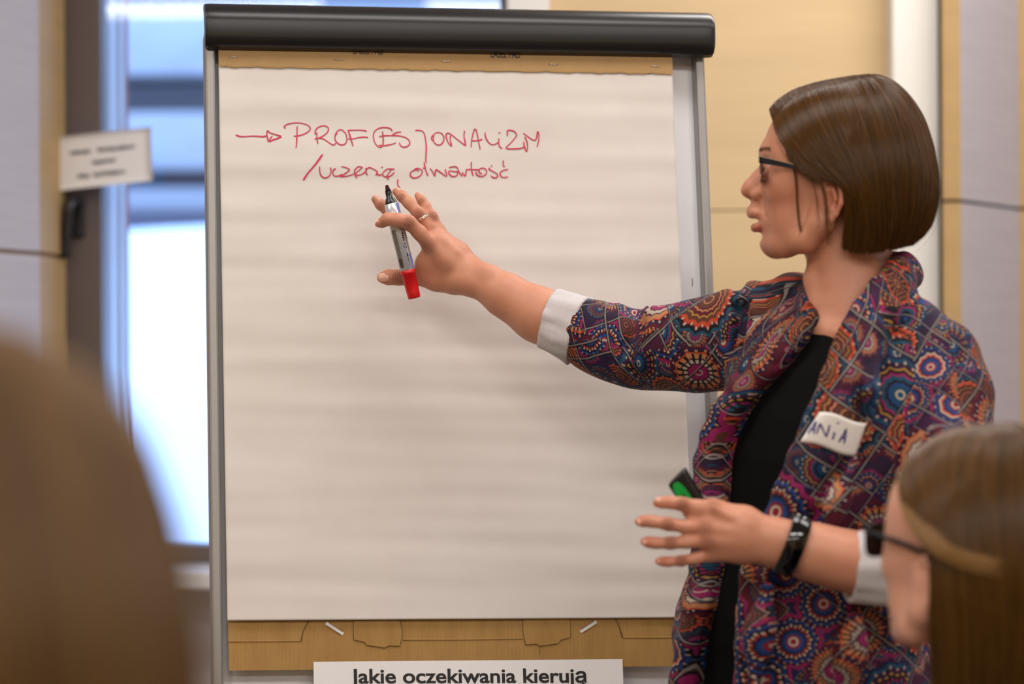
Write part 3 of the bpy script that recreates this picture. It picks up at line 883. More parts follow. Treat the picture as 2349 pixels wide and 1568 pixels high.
# ================================================================ the presenter
woman = empty('person', (W(1900, 784, -0.36)[0], -0.36, 0), 'woman standing at the flip chart in a mandala print jacket, pointing with her raised hand', 'person')
def skin_mat(name, base, red):
    m = bpy.data.materials.new(name); m.use_nodes = True
    nt = NT(m); p = nt.n['Principled BSDF']
    co = nt.coord()
    f = nt.noise(nt.mapping(co, (35, 35, 35)), 1.0, 5, 0.6)
    f2 = nt.noise(nt.mapping(co, (260, 260, 260)), 1.0, 3, 0.6)
    b, r = lin(base), lin(red)
    c = nt.mix(nt.m('MULTIPLY', nt.m('SUBTRACT', f, 0.38, clamp=True), 1.5, clamp=True), b, r)
    c = nt.mix(nt.m('MULTIPLY', nt.m('SUBTRACT', f2, 0.45, clamp=True), 0.8, clamp=True), c, tuple(x * 0.85 for x in b))
    at = nt.new('ShaderNodeAttribute'); at.attribute_name = 'tint'
    ml = nt.new('ShaderNodeMix', data_type='RGBA', blend_type='MULTIPLY'); ml.inputs[0].default_value = 1.0
    nt.l.new(c, ml.inputs[6]); nt.l.new(at.outputs['Color'], ml.inputs[7])
    nt.l.new(ml.outputs[2], p.inputs['Base Color'])
    p.inputs['Roughness'].default_value = 0.45; p.inputs['Specular IOR Level'].default_value = 0.4
    p.inputs['Subsurface Weight'].default_value = 0.12
    p.inputs['Subsurface Radius'].default_value = (0.010, 0.004, 0.002)
    p.inputs['Subsurface Scale'].default_value = 0.6
    # skin creases across the knuckles, weighted by a painted mask
    cr = nt.new('ShaderNodeAttribute'); cr.attribute_name = 'crease'
    sc_ = nt.new('ShaderNodeSeparateColor'); nt.l.new(cr.outputs['Color'], sc_.inputs[0])
    h = nt.m('MULTIPLY', nt.noise(nt.mapping(co, (700, 700, 700)), 1.0, 3, 0.6), 0.25)
    for ch_, rot_ in ((0, 0.98), (1, 0.06)):
        wv = nt.new('ShaderNodeTexWave'); wv.wave_type = 'BANDS'; wv.bands_direction = 'X'; wv.inputs['Scale'].default_value = 105; wv.inputs['Distortion'].default_value = 3.0; wv.inputs['Detail Scale'].default_value = 60
        nt.l.new(nt.mapping(co, (1, 1, 1), (0, rot_, 0)), wv.inputs['Vector'])
        h = nt.m('ADD', h, nt.m('MULTIPLY', nt.m('POWER', wv.outputs['Fac'], 0.5), sc_.outputs[ch_]))
    nt.l.new(nt.bump(h, 0.9, 0.0009), p.inputs['Normal'])
    return m
M['skin'] = skin_mat('woman_skin', (202, 142, 114), (192, 124, 100))
B = Solid()
def chain(S, pts, k=0.006, op='u'):
    """(px, py, depth, radius in px)"""
    S.chain([(W(x, y, d), r / SPX(d)) for x, y, d, r in pts], k, op)
# ---- head in its own frame; sizes in photo pixels at the head's depth
YH = -0.36; SH = SPX(YH); PSI = math.radians(8)
HO = W(1900, 440, YH)
hf = np.array([-math.cos(PSI), math.sin(PSI), 0]); hl = np.array([-math.sin(PSI), -math.cos(PSI), 0]); hu = np.array([0, 0, 1.0])
HAX = np.array([hf, hl, hu])
def H(px, py, b=0.0):
    """px, py of the mid-plane of the head, b px towards the camera side"""
    return HO + (hf * ((1900 - px) / math.cos(PSI)) + hl * b + hu * (440 - py - 0.03 * b)) / SH
def hch(pts, k=5, op='u', mirror=True):
    for sg in ((1, -1) if mirror else (1,)):
        B.chain([(H(x, y, b * sg), r / SH) for x, y, b, r in pts], k / SH, op)
def hell(px, py, b, ra, rb, rc, k=20, op='u', pitch=0.0):
    ca, sa = math.cos(pitch), math.sin(pitch)
    ax = np.array([hf * ca + hu * sa, hl, hu * ca - hf * sa])
    for sg in ((1, -1) if b else (1,)):
        B.ell(H(px, py, b * sg), ax, np.array([ra, rb, rc]) / SH, k / SH, op)
hell(1938, 348, 0, 176, 142, 150, 20)                     # skull
hell(1846, 335, 0, 84, 112, 88, 30)                       # forehead
hell(1856, 455, 0, 98, 106, 120, 40)                      # face mass
hch([(1784, 552, 10, 30), (1800, 556, 42, 29), (1848, 548, 84, 27), (1885, 510, 104, 25), (1896, 455, 112, 24)], 26)   # jaw line
hell(1782, 552, 0, 33, 36, 34, 24)                        # chin
hell(1806, 440, 60, 46, 44, 40, 26)                       # cheek bones
hell(1822, 505, 52, 52, 46, 46, 26)                       # cheeks
hell(1790, 497, 0, 54, 56, 52, 22)                        # muzzle
hch([(1770, 350, 0, 17), (1776, 348, 34, 12), (1798, 354, 66, 8)], 30)    # brow
hell(1834, 388, 72, 48, 34, 52, 40)                       # temple
hell(1762, 386, 38, 16, 25, 15, 18, 's')                  # eye sockets
hch([(1765, 387, 15, 3.5), (1756, 378, 27, 4.5), (1754, 376, 40, 5), (1760, 379, 53, 5), (1771, 388, 63, 4)], 6)   # upper lids
hch([(1765, 389, 15, 3), (1759, 397, 28, 4.5), (1758, 399, 40, 5), (1763, 396, 53, 5), (1771, 389, 63, 4)], 8)     # lower lids
hch([(1757, 382, 0, 10), (1741, 405, 0, 12), (1726, 424, 0, 14), (1718.5, 434, 0, 14.5)], 10)    # nose bridge and tip
hch([(1740, 412, 6, 12), (1728, 432, 9, 12)], 10)
hch([(1734, 445, 16, 11), (1746, 444, 21, 11)], 7)        # wings
hch([(1724, 444, 0, 8), (1740, 458, 0, 9), (1750, 472, 0, 13)], 7)    # columella, philtrum
hch([(1727, 449, 8, 5.0), (1738, 447, 11, 4.5)], 4, 's')  # nostrils
hell(1778, 432, 0, 36, 44, 48, 24)                        # upper jaw behind the nose
# lips: open, rounded
hch([(1746, 464, 0, 13), (1732, 482, 0, 15)], 8); hch([(1729.5, 486, 0, 12.5), (1736, 486, 14, 11.5), (1752, 494, 28, 8), (1763, 504, 36, 5)], 7)
hch([(1736, 520, 0, 11), (1741, 520, 14, 10.5), (1754, 516, 26, 8.5), (1764, 508, 35, 5)], 7)
hell(1734, 504.5, 0, 20, 22, 4.6, 5, 's')                 # mouth opening
hell(1742, 541, 0, 8, 30, 6, 14, 's')                    # fold under the lower lip
hch([(1748, 452, 31, 2), (1753, 475, 43, 2), (1760, 496, 50, 1)], 10, 's')   # nasolabial fold
# ear
for sg in (1, -1):
    def eh(x, y, b, r): return (H(x, y, sg * b), r / SH)
    B.ell(H(1906, 462, sg * 124), HAX, np.array([25, 7, 46]) / SH, 8 / SH)
    B.chain([eh(1893, 446, 124, 6), eh(1891, 425, 132, 6.5), eh(1905, 412, 138, 6.5), eh(1921, 420, 141, 6.5), eh(1931, 442, 142, 6.5), eh(1929, 470, 140, 6), eh(1918, 494, 134, 6), eh(1905, 508, 128, 7)], 5 / SH)
    B.chain([eh(1905, 505, 127, 9), eh(1893, 507, 124, 9)], 6 / SH)
    B.chain([eh(1912, 436, 133, 4.5), eh(1916, 458, 133, 4.5), eh(1908, 484, 130, 5)], 6 / SH)
    B.ell(H(1902, 462, sg * 134), HAX, np.array([10, 9, 19]) / SH, 5 / SH, 's')
    B.chain([eh(1889, 470, 124, 6), eh(1886, 462, 121, 6)], 5 / SH)
# neck
chain(B, [(1952, 470, -0.35, 92), (1950, 560, -0.355, 88), (1948, 640, -0.36, 88), (1950, 720, -0.365, 96), (1950, 780, -0.37, 108)], 0.018)
chain(B, [(1928, 530, -0.385, 22), (1908, 640, -0.386, 20), (1886, 745, -0.392, 18)], 0.014)     # neck muscle
chain(B, [(1880, 752, -0.405, 12), (1935, 768, -0.425, 12), (2010, 778, -0.44, 13)], 0.018)     # collar bone
chain(B, [(1872, 620, -0.37, 14), (1866, 640, -0.375, 15), (1872, 700, -0.39, 12)], 0.014)     # throat
# ---- trunk (under the clothes)
TE = np.array([0.65, -0.76, 0]); TE /= np.linalg.norm(TE)            # towards her left shoulder
TN = np.array([-TE[1] * -1, -TE[0], 0]); TN = np.array([-0.76, -0.65, 0]); TN /= np.linalg.norm(TN)   # chest direction
TROWS = [  # py, centre px, depth, half width px, half depth px
 (640, 1948, -0.355, 60, 52), (690, 1945, -0.36, 140, 92), (730, 1940, -0.363, 215, 128), (760, 1936, -0.365, 262, 150), (850, 1930, -0.37, 300, 192), (950, 1925, -0.375, 308, 226), (1050, 1915, -0.375, 312, 246),
 (1150, 1902, -0.375, 310, 244), (1300, 1868, -0.375, 306, 246), (1400, 1838, -0.375, 318, 252), (1460, 1834, -0.375, 324, 258), (1568, 1845, -0.375, 328, 258), (1700, 1850, -0.375, 322, 250), (1760, 1850, -0.375, 320, 246)]
tz = np.array([W(r[1], r[0], r[2])[2] for r in TROWS])[::-1]
tcx = np.array([W(r[1], r[0], r[2])[0] for r in TROWS])[::-1]
tcy = np.array([r[2] for r in TROWS])[::-1]
tw = np.array([r[3] / SPX(r[2]) for r in TROWS])[::-1]
td = np.array([r[4] / SPX(r[2]) for r in TROWS])[::-1]
TIL0 = 0.13                                                           # shoulders tilt: her left one is lower
def torso_fn(shrink, ztop=None, zbot=None):
    def f(X, Y, Z):
        til = TIL0 * np.clip((Z - 1.05) / 0.35, 0, 1)
        lat = (X - 0.39) * TE[0] + (Y + 0.37) * TE[1]
        zz = Z + til * lat
        cx = np.interp(zz, tz, tcx); cy = np.interp(zz, tz, tcy); w = np.interp(zz, tz, tw) - shrink; d = np.interp(zz, tz, td) - shrink
        w = np.maximum(w, 0.004); d = np.maximum(d, 0.004)
        e = (X - cx) * TE[0] + (Y - cy) * TE[1]; n = (X - cx) * TN[0] + (Y - cy) * TN[1]
        a, b = e / w, n / d
        k0 = np.sqrt(a * a + b * b); k1 = np.sqrt((a / w) ** 2 + (b / d) ** 2) + 1e-6
        r = np.where(k0 > 0.2, k0 * (k0 - 1) / k1, -np.minimum(w, d) * 0.8)
        top = zz - (tz[-1] if ztop is None else ztop)
        bot = (tz[0] if zbot is None else zbot) - Z
        return np.maximum(np.maximum(r, top), bot)
    return f
B.fn(torso_fn(0.030, zbot=0.80), (0.15, -0.65, 0.78), (0.65, -0.10, 1.44), 0.02)
# ---- her right arm, raised towards the chart
YI = -0.105                                                           # depth of the back of that hand
RA = [(1790, 745, -0.27, 62), (1690, 772, -0.25, 62), (1560, 795, -0.215, 60), (1430, 796, -0.18, 60), (1380, 782, -0.165, 60), (1300, 744, -0.150, 57), (1230, 712, -0.138, 50), (1160, 673, -0.125, 41), (1100, 642, -0.115, 33)]
chain(B, RA, 0.02)
chain(B, [(1300, 765, -0.150, 44), (1230, 735, -0.140, 36), (1150, 690, -0.125, 26)], 0.02)
# wrist, a flat section of two bones
chain(B, [(1120, 640, -0.115, 30), (1080, 622, -0.112, 24), (1060, 615, -0.11, 22)], 0.012)
chain(B, [(1115, 662, -0.120, 28), (1080, 650, -0.116, 24), (1050, 643, -0.113, 24)], 0.012)
chain(B, [(1122, 625, -0.128, 13), (1112, 620, -0.126, 12)], 0.014)    # ulna knob
def hand_r(pts, k=0.005): chain(B, [(x, y, YI + d, r) for x, y, d, r in pts], k)
hand_r([(1066, 632, 0, 24), (1028, 600, -.006, 22), (985, 560, -.012, 17.5)], .012)      # metacarpals
hand_r([(1072, 624, 0, 22), (1034, 588, -.004, 19), (1002, 547, -.006, 16)], .012)
hand_r([(1080, 616, 0, 20), (1046, 580, 0, 17), (1014, 548, 0, 15)], .012)
hand_r([(1084, 612, .004, 18), (1056, 578, .006, 15), (1023, 552, .006, 13.5)], .012)
hand_r([(1076, 648, .002, 25), (1040, 645, .004, 25), (1000, 642, .008, 22), (978, 638, .011, 19)], .012)   # thumb root
hand_r([(1015, 600, .002, 24), (980, 588, -.002, 17)], .012); hand_r([(1020, 622, .004, 22), (975, 607, .003, 18), (972, 622, .006, 17)], .012)        # web
# tendons
for a_, b_ in (((1062, 622), (990, 562)), ((1066, 612), (1008, 552)), ((1072, 604), (1020, 552))):
    hand_r([(a_[0], a_[1], -.0105, 4), ((a_[0] + b_[0]) / 2, (a_[1] + b_[1]) / 2, -.0138, 4), (b_[0], b_[1], -.0125, 6)], .006)
# fingers
FR_I = [(985, 560, -.012, 18), (962, 533, -.022, 16.5), (938, 510, -.032, 16.2), (912, 504, -.035, 15.2), (890, 502, -.034, 14.3), (876, 511, -.031, 11), (866, 514.5, -.029, 6.5)]
FR_M = [(1002, 547, -.006, 16), (960, 528, .004, 14.5), (920, 508, .008, 13.8), (893, 487, .009, 13), (873, 469, .008, 12.2), (860, 456, .007, 9)]
FR_R = [(1014, 548, 0, 15), (985, 519, -.003, 14.6), (961, 490, -.006, 14.4), (938, 465, -.003, 13.2), (922, 450, 0, 12.4), (908, 439, .003, 9)]
FR_L = [(1023, 552, .006, 13.5), (1008, 526, .004, 12.2), (992, 497, .003, 11.8), (977, 473, .006, 10.8), (967, 459, .008, 10.2), (958, 448, .010, 8)]
FR_T = [(978, 638, .011, 19), (946, 637, .014, 17.8), (914, 636, .016, 17.6), (890, 635.5, .014, 17.2), (876, 636.5, .012, 12)]
for fch in (FR_I, FR_M, FR_R, FR_L, FR_T): hand_r(fch, .004)
# ---- her left arm, bent in front of her
YL = -0.585
chain(B, [(2178, 830, -0.46, 66), (2170, 1080, -0.51, 66), (2150, 1300, -0.56, 62), (2060, 1300, -0.57, 60), (1985, 1294, -0.578, 58), (1920, 1280, -0.585, 56), (1860, 1262, -0.588, 52), (1810, 1250, -0.588, 44)], 0.02)
chain(B, [(1960, 1290, -0.575, 54), (1860, 1268, -0.58, 49)], 0.02)
chain(B, [(1830, 1236, -0.588, 36), (1780, 1226, -0.588, 33)], 0.012)
chain(B, [(1830, 1272, -0.585, 36), (1778, 1262, -0.583, 32)], 0.012)
def hand_l(pts, k=0.005): chain(B, [(x, y, YL + d, r) for x, y, d, r in pts], k)
hand_l([(1780, 1228, 0, 33), (1710, 1192, -.004, 27), (1636, 1163, -.002, 20)], .014)
hand_l([(1780, 1240, 0, 30), (1700, 1216, -.008, 25), (1618, 1209, -.010, 20)], .014)
hand_l([(1780, 1252, 0, 30), (1700, 1242, -.007, 24), (1622, 1239, -.010, 19)], .014)
hand_l([(1780, 1262, .002, 28), (1705, 1262, .002, 24), (1634, 1270, -.002, 18)], .014)
for a_, b_ in (((1720, 1205), (1640, 1165)), ((1720, 1222), (1628, 1210)), ((1720, 1240), (1632, 1240))):
    hand_l([(a_[0], a_[1], -.0165, 4), ((a_[0] + b_[0]) / 2, (a_[1] + b_[1]) / 2, -.0165, 4), (b_[0], b_[1], -.016, 6)], .007)
FL_I = [(1636, 1163, -.002, 19.5), (1598, 1163, -.010, 17), (1566, 1156, -.014, 15.8), (1540, 1152, -.012, 14), (1518, 1152, -.009, 12.6), (1506, 1153, -.007, 9.5)]
FL_M = [(1618, 1209, -.010, 19), (1575, 1208, -.016, 15.6), (1532, 1201, -.018, 15), (1495, 1195, -.014, 13.6), (1475, 1195, -.010, 12.4), (1465, 1196.5, -.008, 9.5)]
FL_R = [(1622, 1239, -.010, 18.5), (1577, 1242, -.015, 14.8), (1538, 1245, -.016, 14.2), (1503, 1244.5, -.012, 13), (1487, 1242.5, -.009, 12), (1477, 1241.5, -.007, 9)]
FL_L = [(1634, 1270, -.002, 17.5), (1594, 1280, -.006, 13), (1563, 1286, -.008, 12), (1533, 1287.5, -.006, 11), (1518, 1287, -.003, 10), (1509, 1286.5, -.001, 7.5)]
FL_T = [(1700, 1195, .018, 24), (1655, 1188, .034, 20), (1622, 1182, .042, 17), (1590, 1175, .044, 15), (1576, 1172, .043, 11)]
for fch in (FL_I, FL_M, FL_R, FL_L): hand_l(fch, .004)
hand_l(FL_T, .010); hand_l([(1650, 1185, -.004, 22), (1594, 1183, -.007, 13)], .012)
bp, bq = B.mesh(0.0017, (-0.21, -0.68, 0.76), (0.66, -0.02, 1.75))
body = mesh_obj('body', bp, bq, M['skin'], woman)
# natural colour variation: lips, knuckles, finger tips, ear, cheek
tint = np.ones((len(bp), 3))
def dab(c, r, col, amt=1.0, soft=1.0):
    d = np.linalg.norm(bp - np.asarray(c)[None], axis=1) / r
    w_ = (amt * np.clip(1 - d, 0, 1) ** soft)[:, None]
    tint[:] = tint * (1 - w_) + np.asarray(col)[None] * w_
def seg_dist(P, a, b):
    d = b - a; t = np.clip(((P - a) @ d) / (d @ d), 0, 1)
    return np.linalg.norm(P - a - t[:, None] * d, axis=1)
lip = np.full(len(bp), 9.0)
for pts_ in ([(1731, 486, 0, 12.5), (1737, 486, 14, 11.5), (1752, 494, 28, 8), (1763, 504, 36, 5)], [(1736, 522, 0, 12.5), (1741, 523, 14, 12), (1754, 518, 26, 9), (1764, 508, 35, 5)]):
    for sg in (1, -1):
        for p_, q_ in zip(pts_[:-1], pts_[1:]):
            d = seg_dist(bp, H(p_[0], p_[1], p_[2] * sg), H(q_[0], q_[1], q_[2] * sg)) * SH - (p_[3] + q_[3]) / 2
            lip = np.minimum(lip, d)
w_ = np.clip((3.0 - lip) / 3.5, 0, 1)[:, None]
# keep the colour on the vermilion: front of the mouth only
mo = ((bp - HO) @ hu) * SH + 440 * 0
cz = 440 - ((bp - HO) @ hu) * SH
w_ *= ((cz > 484) & (cz < 536))[:, None] * np.clip((cz - 484) / 5, 0, 1)[:, None]
tint[:] = tint * (1 - w_) + np.array([0.70, 0.42, 0.46]) * w_
for (x, y, d, r) in ((985, 560, -.012, 18), (938, 510, -.032, 16), (961, 490, -.006, 14), (992, 497, .003, 12), (914, 636, .016, 17)):
    dab(W(x, y, YI + d - 0.008), 0.014, (0.92, 0.74, 0.72), 0.7)
for (x, y, d, r) in (FR_I[-1], FR_M[-1], FR_R[-1], FR_L[-1], FR_T[-1]): dab(W(x, y, YI + d), 0.020, (0.95, 0.78, 0.77), 0.8)
for ch in (FL_I, FL_M, FL_R, FL_L):
    dab(W(ch[-1][0], ch[-1][1], YL + ch[-1][2]), 0.022, (0.95, 0.72, 0.72), 0.9)
    dab(W(ch[2][0], ch[2][1], YL + ch[2][2] - .006), 0.016, (0.95, 0.76, 0.74), 0.6); dab(W(ch[0][0], ch[0][1], YL + ch[0][2] - .008), 0.020, (0.95, 0.80, 0.76), 0.7)
dab(H(1906, 462, 130), 0.03, (0.95, 0.72, 0.68), 0.8); dab(H(1720, 436, 6), 0.013, (0.95, 0.76, 0.74), 0.7); dab(H(1800, 455, 90), 0.045, (0.95, 0.82, 0.78), 0.6)
for c, r in ((H(1766, 562, 34), 0.0016), (H(1772, 560, 28), 0.0022), (W(1248, 742, -0.19), 0.0016)): dab(c, r, (0.4, 0.3, 0.28), 0.8)
vcol(body, 'tint', tint)
crease = np.zeros((len(bp), 3))
def wrinkle(c, r, chn, amt=1.0):
    d = np.linalg.norm(bp - np.asarray(c)[None], axis=1) / r
    crease[:, chn] = np.maximum(crease[:, chn], amt * np.clip(1.3 - 1.3 * d, 0, 1))
for ch, lift_ in ((FR_I, -.008), (FR_R, -.008), (FR_L, -.007), (FR_M, -.008)):
    wrinkle(W(ch[2][0], ch[2][1], YI + ch[2][2] + lift_), 0.0095, 0); wrinkle(W(ch[-2][0], ch[-2][1], YI + ch[-2][2] + lift_), 0.006, 0, 0.6)
wrinkle(W(FR_I[0][0] - 4, FR_I[0][1] + 4, YI - .022), 0.014, 0, 0.6)
wrinkle(W(914, 636, YI + .006), 0.011, 1, 0.9)
for ch in (FL_I, FL_M, FL_R, FL_L):
    wrinkle(W(ch[2][0], ch[2][1], YL + ch[2][2] - .008), 0.0095, 1); wrinkle(W(ch[0][0], ch[0][1], YL + ch[0][2] - .010), 0.012, 1, 0.5)
vcol(body, 'crease', crease)
# nails
M['nail'] = mat('fingernail', (226, 170, 150), 0.28, spec=0.5)
def nail(name_pt, tip, depth, nrm, wpx, lpx, lift):
    """name_pt: (px, py) before the tip; oval plate on the finger's back"""
    a, b = W(*name_pt, depth), W(*tip, depth)
    ax = (b - a) / np.linalg.norm(b - a); nrm = np.asarray(nrm, float); nrm = nrm - ax * (nrm @ ax); nrm /= np.linalg.norm(nrm)
    sd = np.cross(ax, nrm); c = a * 0.45 + b * 0.55 + nrm * lift; s = SPX(depth)
    V, F = [c + nrm * 0.0008], []
    for ring in (0.6, 1.0):
        for k in range(16):
            t = k / 16 * 2 * PI
            u, v = math.cos(t), math.sin(t)
            u = math.copysign(abs(u) ** 0.75, u); v = math.copysign(abs(v) ** 0.75, v)
            V.append(c + ax * u * lpx / 2 / s * ring + sd * v * wpx / 2 / s * ring + nrm * (0.0008 - 0.0022 * (v * ring) ** 2 - 0.0004 * ring))
    for k in range(16):
        k2 = (k + 1) % 16
        F.append((0, 1 + k, 1 + k2)); F.append((1 + k, 17 + k, 17 + k2, 1 + k2))
    return mesh_obj('fingernail', V, F, M['nail'], woman)
nail((873, 466), (858, 449), YI + .007, (-0.1, -1, 0.25), 15, 18, 0.0052)
nail((925, 450), (906, 434), YI + .003, (0.45, -1, 0.35), 13, 18, 0.0056)
nail((971, 461), (957, 443), YI + .010, (0.55, -1, 0.3), 11, 16, 0.0048)
nail((885, 507), (863, 514), YI - .031, (-0.3, -0.7, 0.75), 12, 16, 0.0052)
nail((893, 637), (870, 638), YI + .012, (-0.15, -1, 0.1), 20, 24, 0.0082)
nail((1482, 1196), (1462, 1197), YL - .010, (-0.25, -1, 0.1), 17, 20, 0.0054)
nail((1494, 1244), (1474, 1243), YL - .009, (-0.25, -1, 0.1), 16, 19, 0.0052)
nail((1524, 1288), (1508, 1287), YL - .003, (-0.2, -1, 0.1), 13, 16, 0.0042)
nail((1523, 1150), (1505, 1151), YL - .009, (-0.2, -0.8, 0.5), 15, 18, 0.0056)

# eyes
M['eye_white'] = mat('eye_white', (225, 215, 208), 0.15)
M['iris'] = mat('dark_brown_iris', (52, 34, 24), 0.1)
M['pupil'] = mat('pupil', (8, 6, 6), 0.1)
for sg in (1, -1):
    c = H(1779, 387, 38 * sg); r = 22.5 / SH
    ax = hf + hl * 0.05
    eb = lathe('eyeball', c - ax / np.linalg.norm(ax) * r, ax, [(r * (1 - math.cos(a)), max(1e-5, r * math.sin(a))) for a in np.linspace(0.02, PI - 0.02, 22)], M['eye_white'], woman, 24)
    axn = ax / np.linalg.norm(ax)
    lathe('iris', c + axn * r * 0.84, axn, [(0, r * 0.545), (r * 0.06, r * 0.50), (r * 0.17, r * 0.22), (r * 0.18, 0.0002)], M['iris'], eb, 20)
    lathe('pupil', c + axn * r * 0.995, axn, [(0, r * 0.21), (r * 0.03, r * 0.15), (r * 0.035, 0.0001)], M['pupil'], eb, 16)
# ---------------------------------------------------------------- hair
def hair_mat(name, col, col2, rough=0.34):
    m = bpy.data.materials.new(name); m.use_nodes = True
    nt = NT(m); p = nt.n['Principled BSDF']
    hi = nt.new('ShaderNodeHairInfo')
    c = nt.ramp(hi.outputs['Random'], [(0.0, lin(col)), (1.0, lin(col2))])
    nt.l.new(c, p.inputs['Base Color'])
    p.inputs['Roughness'].default_value = rough
    p.inputs['Specular IOR Level'].default_value = 0.4
    return m
M['hair'] = hair_mat('chestnut_hair', (52, 30, 6), (106, 68, 18), 0.28)
M['hair_base'] = mat('chestnut_hair_underlayer', (26, 16, 8), 0.5, var=0.25, var_scale=(200, 200, 15))
def strands(name, P, radius, mat_, parent):
    """P: (n, m, 3) strand points -> hair curves object"""
    n, m_, _ = P.shape
    hc = bpy.data.hair_curves.new(name)
    hc.add_curves([m_] * n)
    hc.attributes['position'].data.foreach_set('vector', P.astype(np.float32).ravel())
    r = np.broadcast_to(np.linspace(1.0, 0.45, m_)[None] * radius, (n, m_)).astype(np.float32)
    ra = hc.attributes.get('radius') or hc.attributes.new('radius', 'FLOAT', 'POINT')
    ra.data.foreach_set('value', np.ascontiguousarray(r).ravel())
    hc.materials.append(mat_)
    o = bpy.data.objects.new(name, hc); COL.objects.link(o)
    return attach(o, parent)
def guide_surface(guides, nu, nv, fn):
    """guides: list of polylines (px, py, b); returns (nu, nv, 3) in head pixels"""
    G = np.stack([catmull(g, nv) for g in guides])            # (k, nv, 3)
    return np.stack([catmull(G[:, j], nu) for j in range(nv)], 1)
def grow(guides, n, m_, to_world, center, rng, depth=(0.90, 1.0), jit=1.2, end_jit=5.0, clump=60, trim=0.06, clump_amp=2.0, push_fn=None):
    nu, nv = 240, 60
    S = guide_surface(guides, nu, nv, None)
    u = rng.uniform(0, nu - 1.001, n)
    i = u.astype(int); f = (u - i)[:, None, None]
    T = S[i] * (1 - f) + S[np.minimum(i + 1, nu - 1)] * f            # (n, nv, 3)
    v0 = rng.uniform(0, 0.05, n) ** 1.5; v1 = 1 - np.abs(rng.normal(0, trim, n)).clip(0, 0.5)
    t = v0[:, None] + (v1 - v0)[:, None] * np.linspace(0, 1, m_)[None]
    idx = t * (nv - 1); a = idx.astype(int).clip(0, nv - 2); w_ = (idx - a)[..., None]
    r = np.arange(n)[:, None]
    Q = T[r, a] * (1 - w_) + T[r, a + 1] * w_
    d = rng.uniform(depth[0], depth[1], n) ** 0.5
    d = depth[0] + (depth[1] - depth[0]) * rng.power(3.0, n)
    k = d[:, None] + (1 - d)[:, None] * np.exp(-np.linspace(0, 5, m_))[None] * 0.6
    ctr = np.asarray(center, float)
    Q = ctr + (Q - ctr) * k[..., None]
    # locks
    cid = (u / (nu - 1) * clump).astype(int)
    amp = rng.normal(0, clump_amp, (clump + 1, 3)); ph = rng.uniform(0, 6.28, (clump + 1, 3))
    s = np.linspace(0, 1, m_)[None, :, None]
    Q = Q + amp[cid][:, None] * np.sin(s * 3.3 + ph[cid][:, None]) * s
    Q = Q + rng.normal(0, jit, (n, 1, 3)) * np.minimum(1, s * 6) + rng.normal(0, end_jit, (n, 1, 3)) * s ** 3 * 0.5
    # fine wave
    Q = Q + rng.normal(0, 0.9, (n, 1, 3)) * np.sin(s * rng.uniform(3, 9, (n, 1, 1)) + rng.uniform(0, 6, (n, 1, 1)))
    return to_world(push_fn(Q) if push_fn else Q)
SKULL = (((1938, 348, 0), (176, 150, 142)), ((1846, 335, 0), (84, 88, 112)), ((1834, 388, 72), (50, 54, 36)), ((1834, 388, -72), (50, 54, 36)))
def push(Q, margin, ells=SKULL):
    """keep hair outside the skull"""
    Q = np.array(Q, float)
    for c, r in ells:
        c, r = np.array(c, float), np.array(r, float)
        rel = (Q - c) / r
        n = np.linalg.norm(rel, axis=-1, keepdims=True)
        mg = margin + 3.0 / r.mean()
        Q = np.where(n < mg, c + rel / np.maximum(n, 1e-6) * mg * r, Q)
    return Q
def H_arr(Q):
    A = (1900 - Q[..., 0]) / math.cos(PSI); Bc = Q[..., 1 + 1]; C = 440 - Q[..., 1] - 0.03 * Bc
    return HO + (A[..., None] * hf + Bc[..., None] * hl + C[..., None] * hu) / SH
near = [
 [(1768, 246, 2), (1775, 272, 42), (1793, 308, 82), (1818, 350, 112), (1842, 386, 128), (1868, 408, 140), (1896, 416, 150), (1925, 432, 152), (1938, 462, 146), (1938, 520, 134), (1932, 576, 116)],
 [(1786, 226, 0), (1796, 252, 48), (1818, 298, 96), (1848, 348, 128), (1880, 390, 146), (1912, 414, 154), (1942, 446, 154), (1954, 500, 144), (1948, 582, 122)],
 [(1820, 204, -2), (1832, 232, 56), (1856, 285, 108), (1884, 340, 140), (1915, 390, 156), (1942, 424, 162), (1964, 470, 158), (1972, 525, 146), (1964, 584, 126)],
 [(1862, 190, -4), (1876, 216, 60), (1898, 270, 116), (1926, 334, 150), (1952, 392, 164), (1972, 445, 166), (1984, 500, 158), (1984, 545, 144), (1980, 584, 128)],
 [(1910, 180, -5), (1924, 204, 60), (1944, 260, 120), (1968, 330, 156), (1988, 396, 170), (2000, 455, 170), (2008, 510, 158), (2006, 550, 142), (1998, 583, 126)],
 [(1955, 174, -5), (1974, 194, 54), (1998, 246, 114), (2020, 316, 152), (2036, 390, 168), (2040, 455, 164), (2040, 515, 148), (2034, 552, 130), (2022, 580, 114)],
 [(1990, 172, -5), (2018, 190, 46), (2052, 244, 98), (2078, 316, 132), (2092, 392, 146), (2092, 455, 142), (2084, 512, 124), (2068, 548, 106), (2052, 573, 90)],
 [(2010, 173, -6), (2048, 194, 30), (2090, 252, 62), (2118, 326, 84), (2132, 400, 92), (2132, 455, 90), (2118, 508, 78), (2098, 540, 66), (2076, 566, 52)],
 [(2016, 174, -8), (2062, 202, 4), (2108, 262, 8), (2134, 336, 10), (2147, 410, 10), (2147, 462, 8), (2132, 512, 4), (2112, 540, 0), (2086, 562, -4)],
]
far = [[(x, y, -b - 12) for x, y, b in g] for g in near[:-1]][::-1]
guides = near + far
HC = (1945, 380, 0)
nu, nv = 120, 40
S = guide_surface(guides, nu, nv, None)
S = np.asarray(HC) + (S - np.asarray(HC)) * 0.955
hv = H_arr(push(S, 1.0)).reshape(-1, 3)
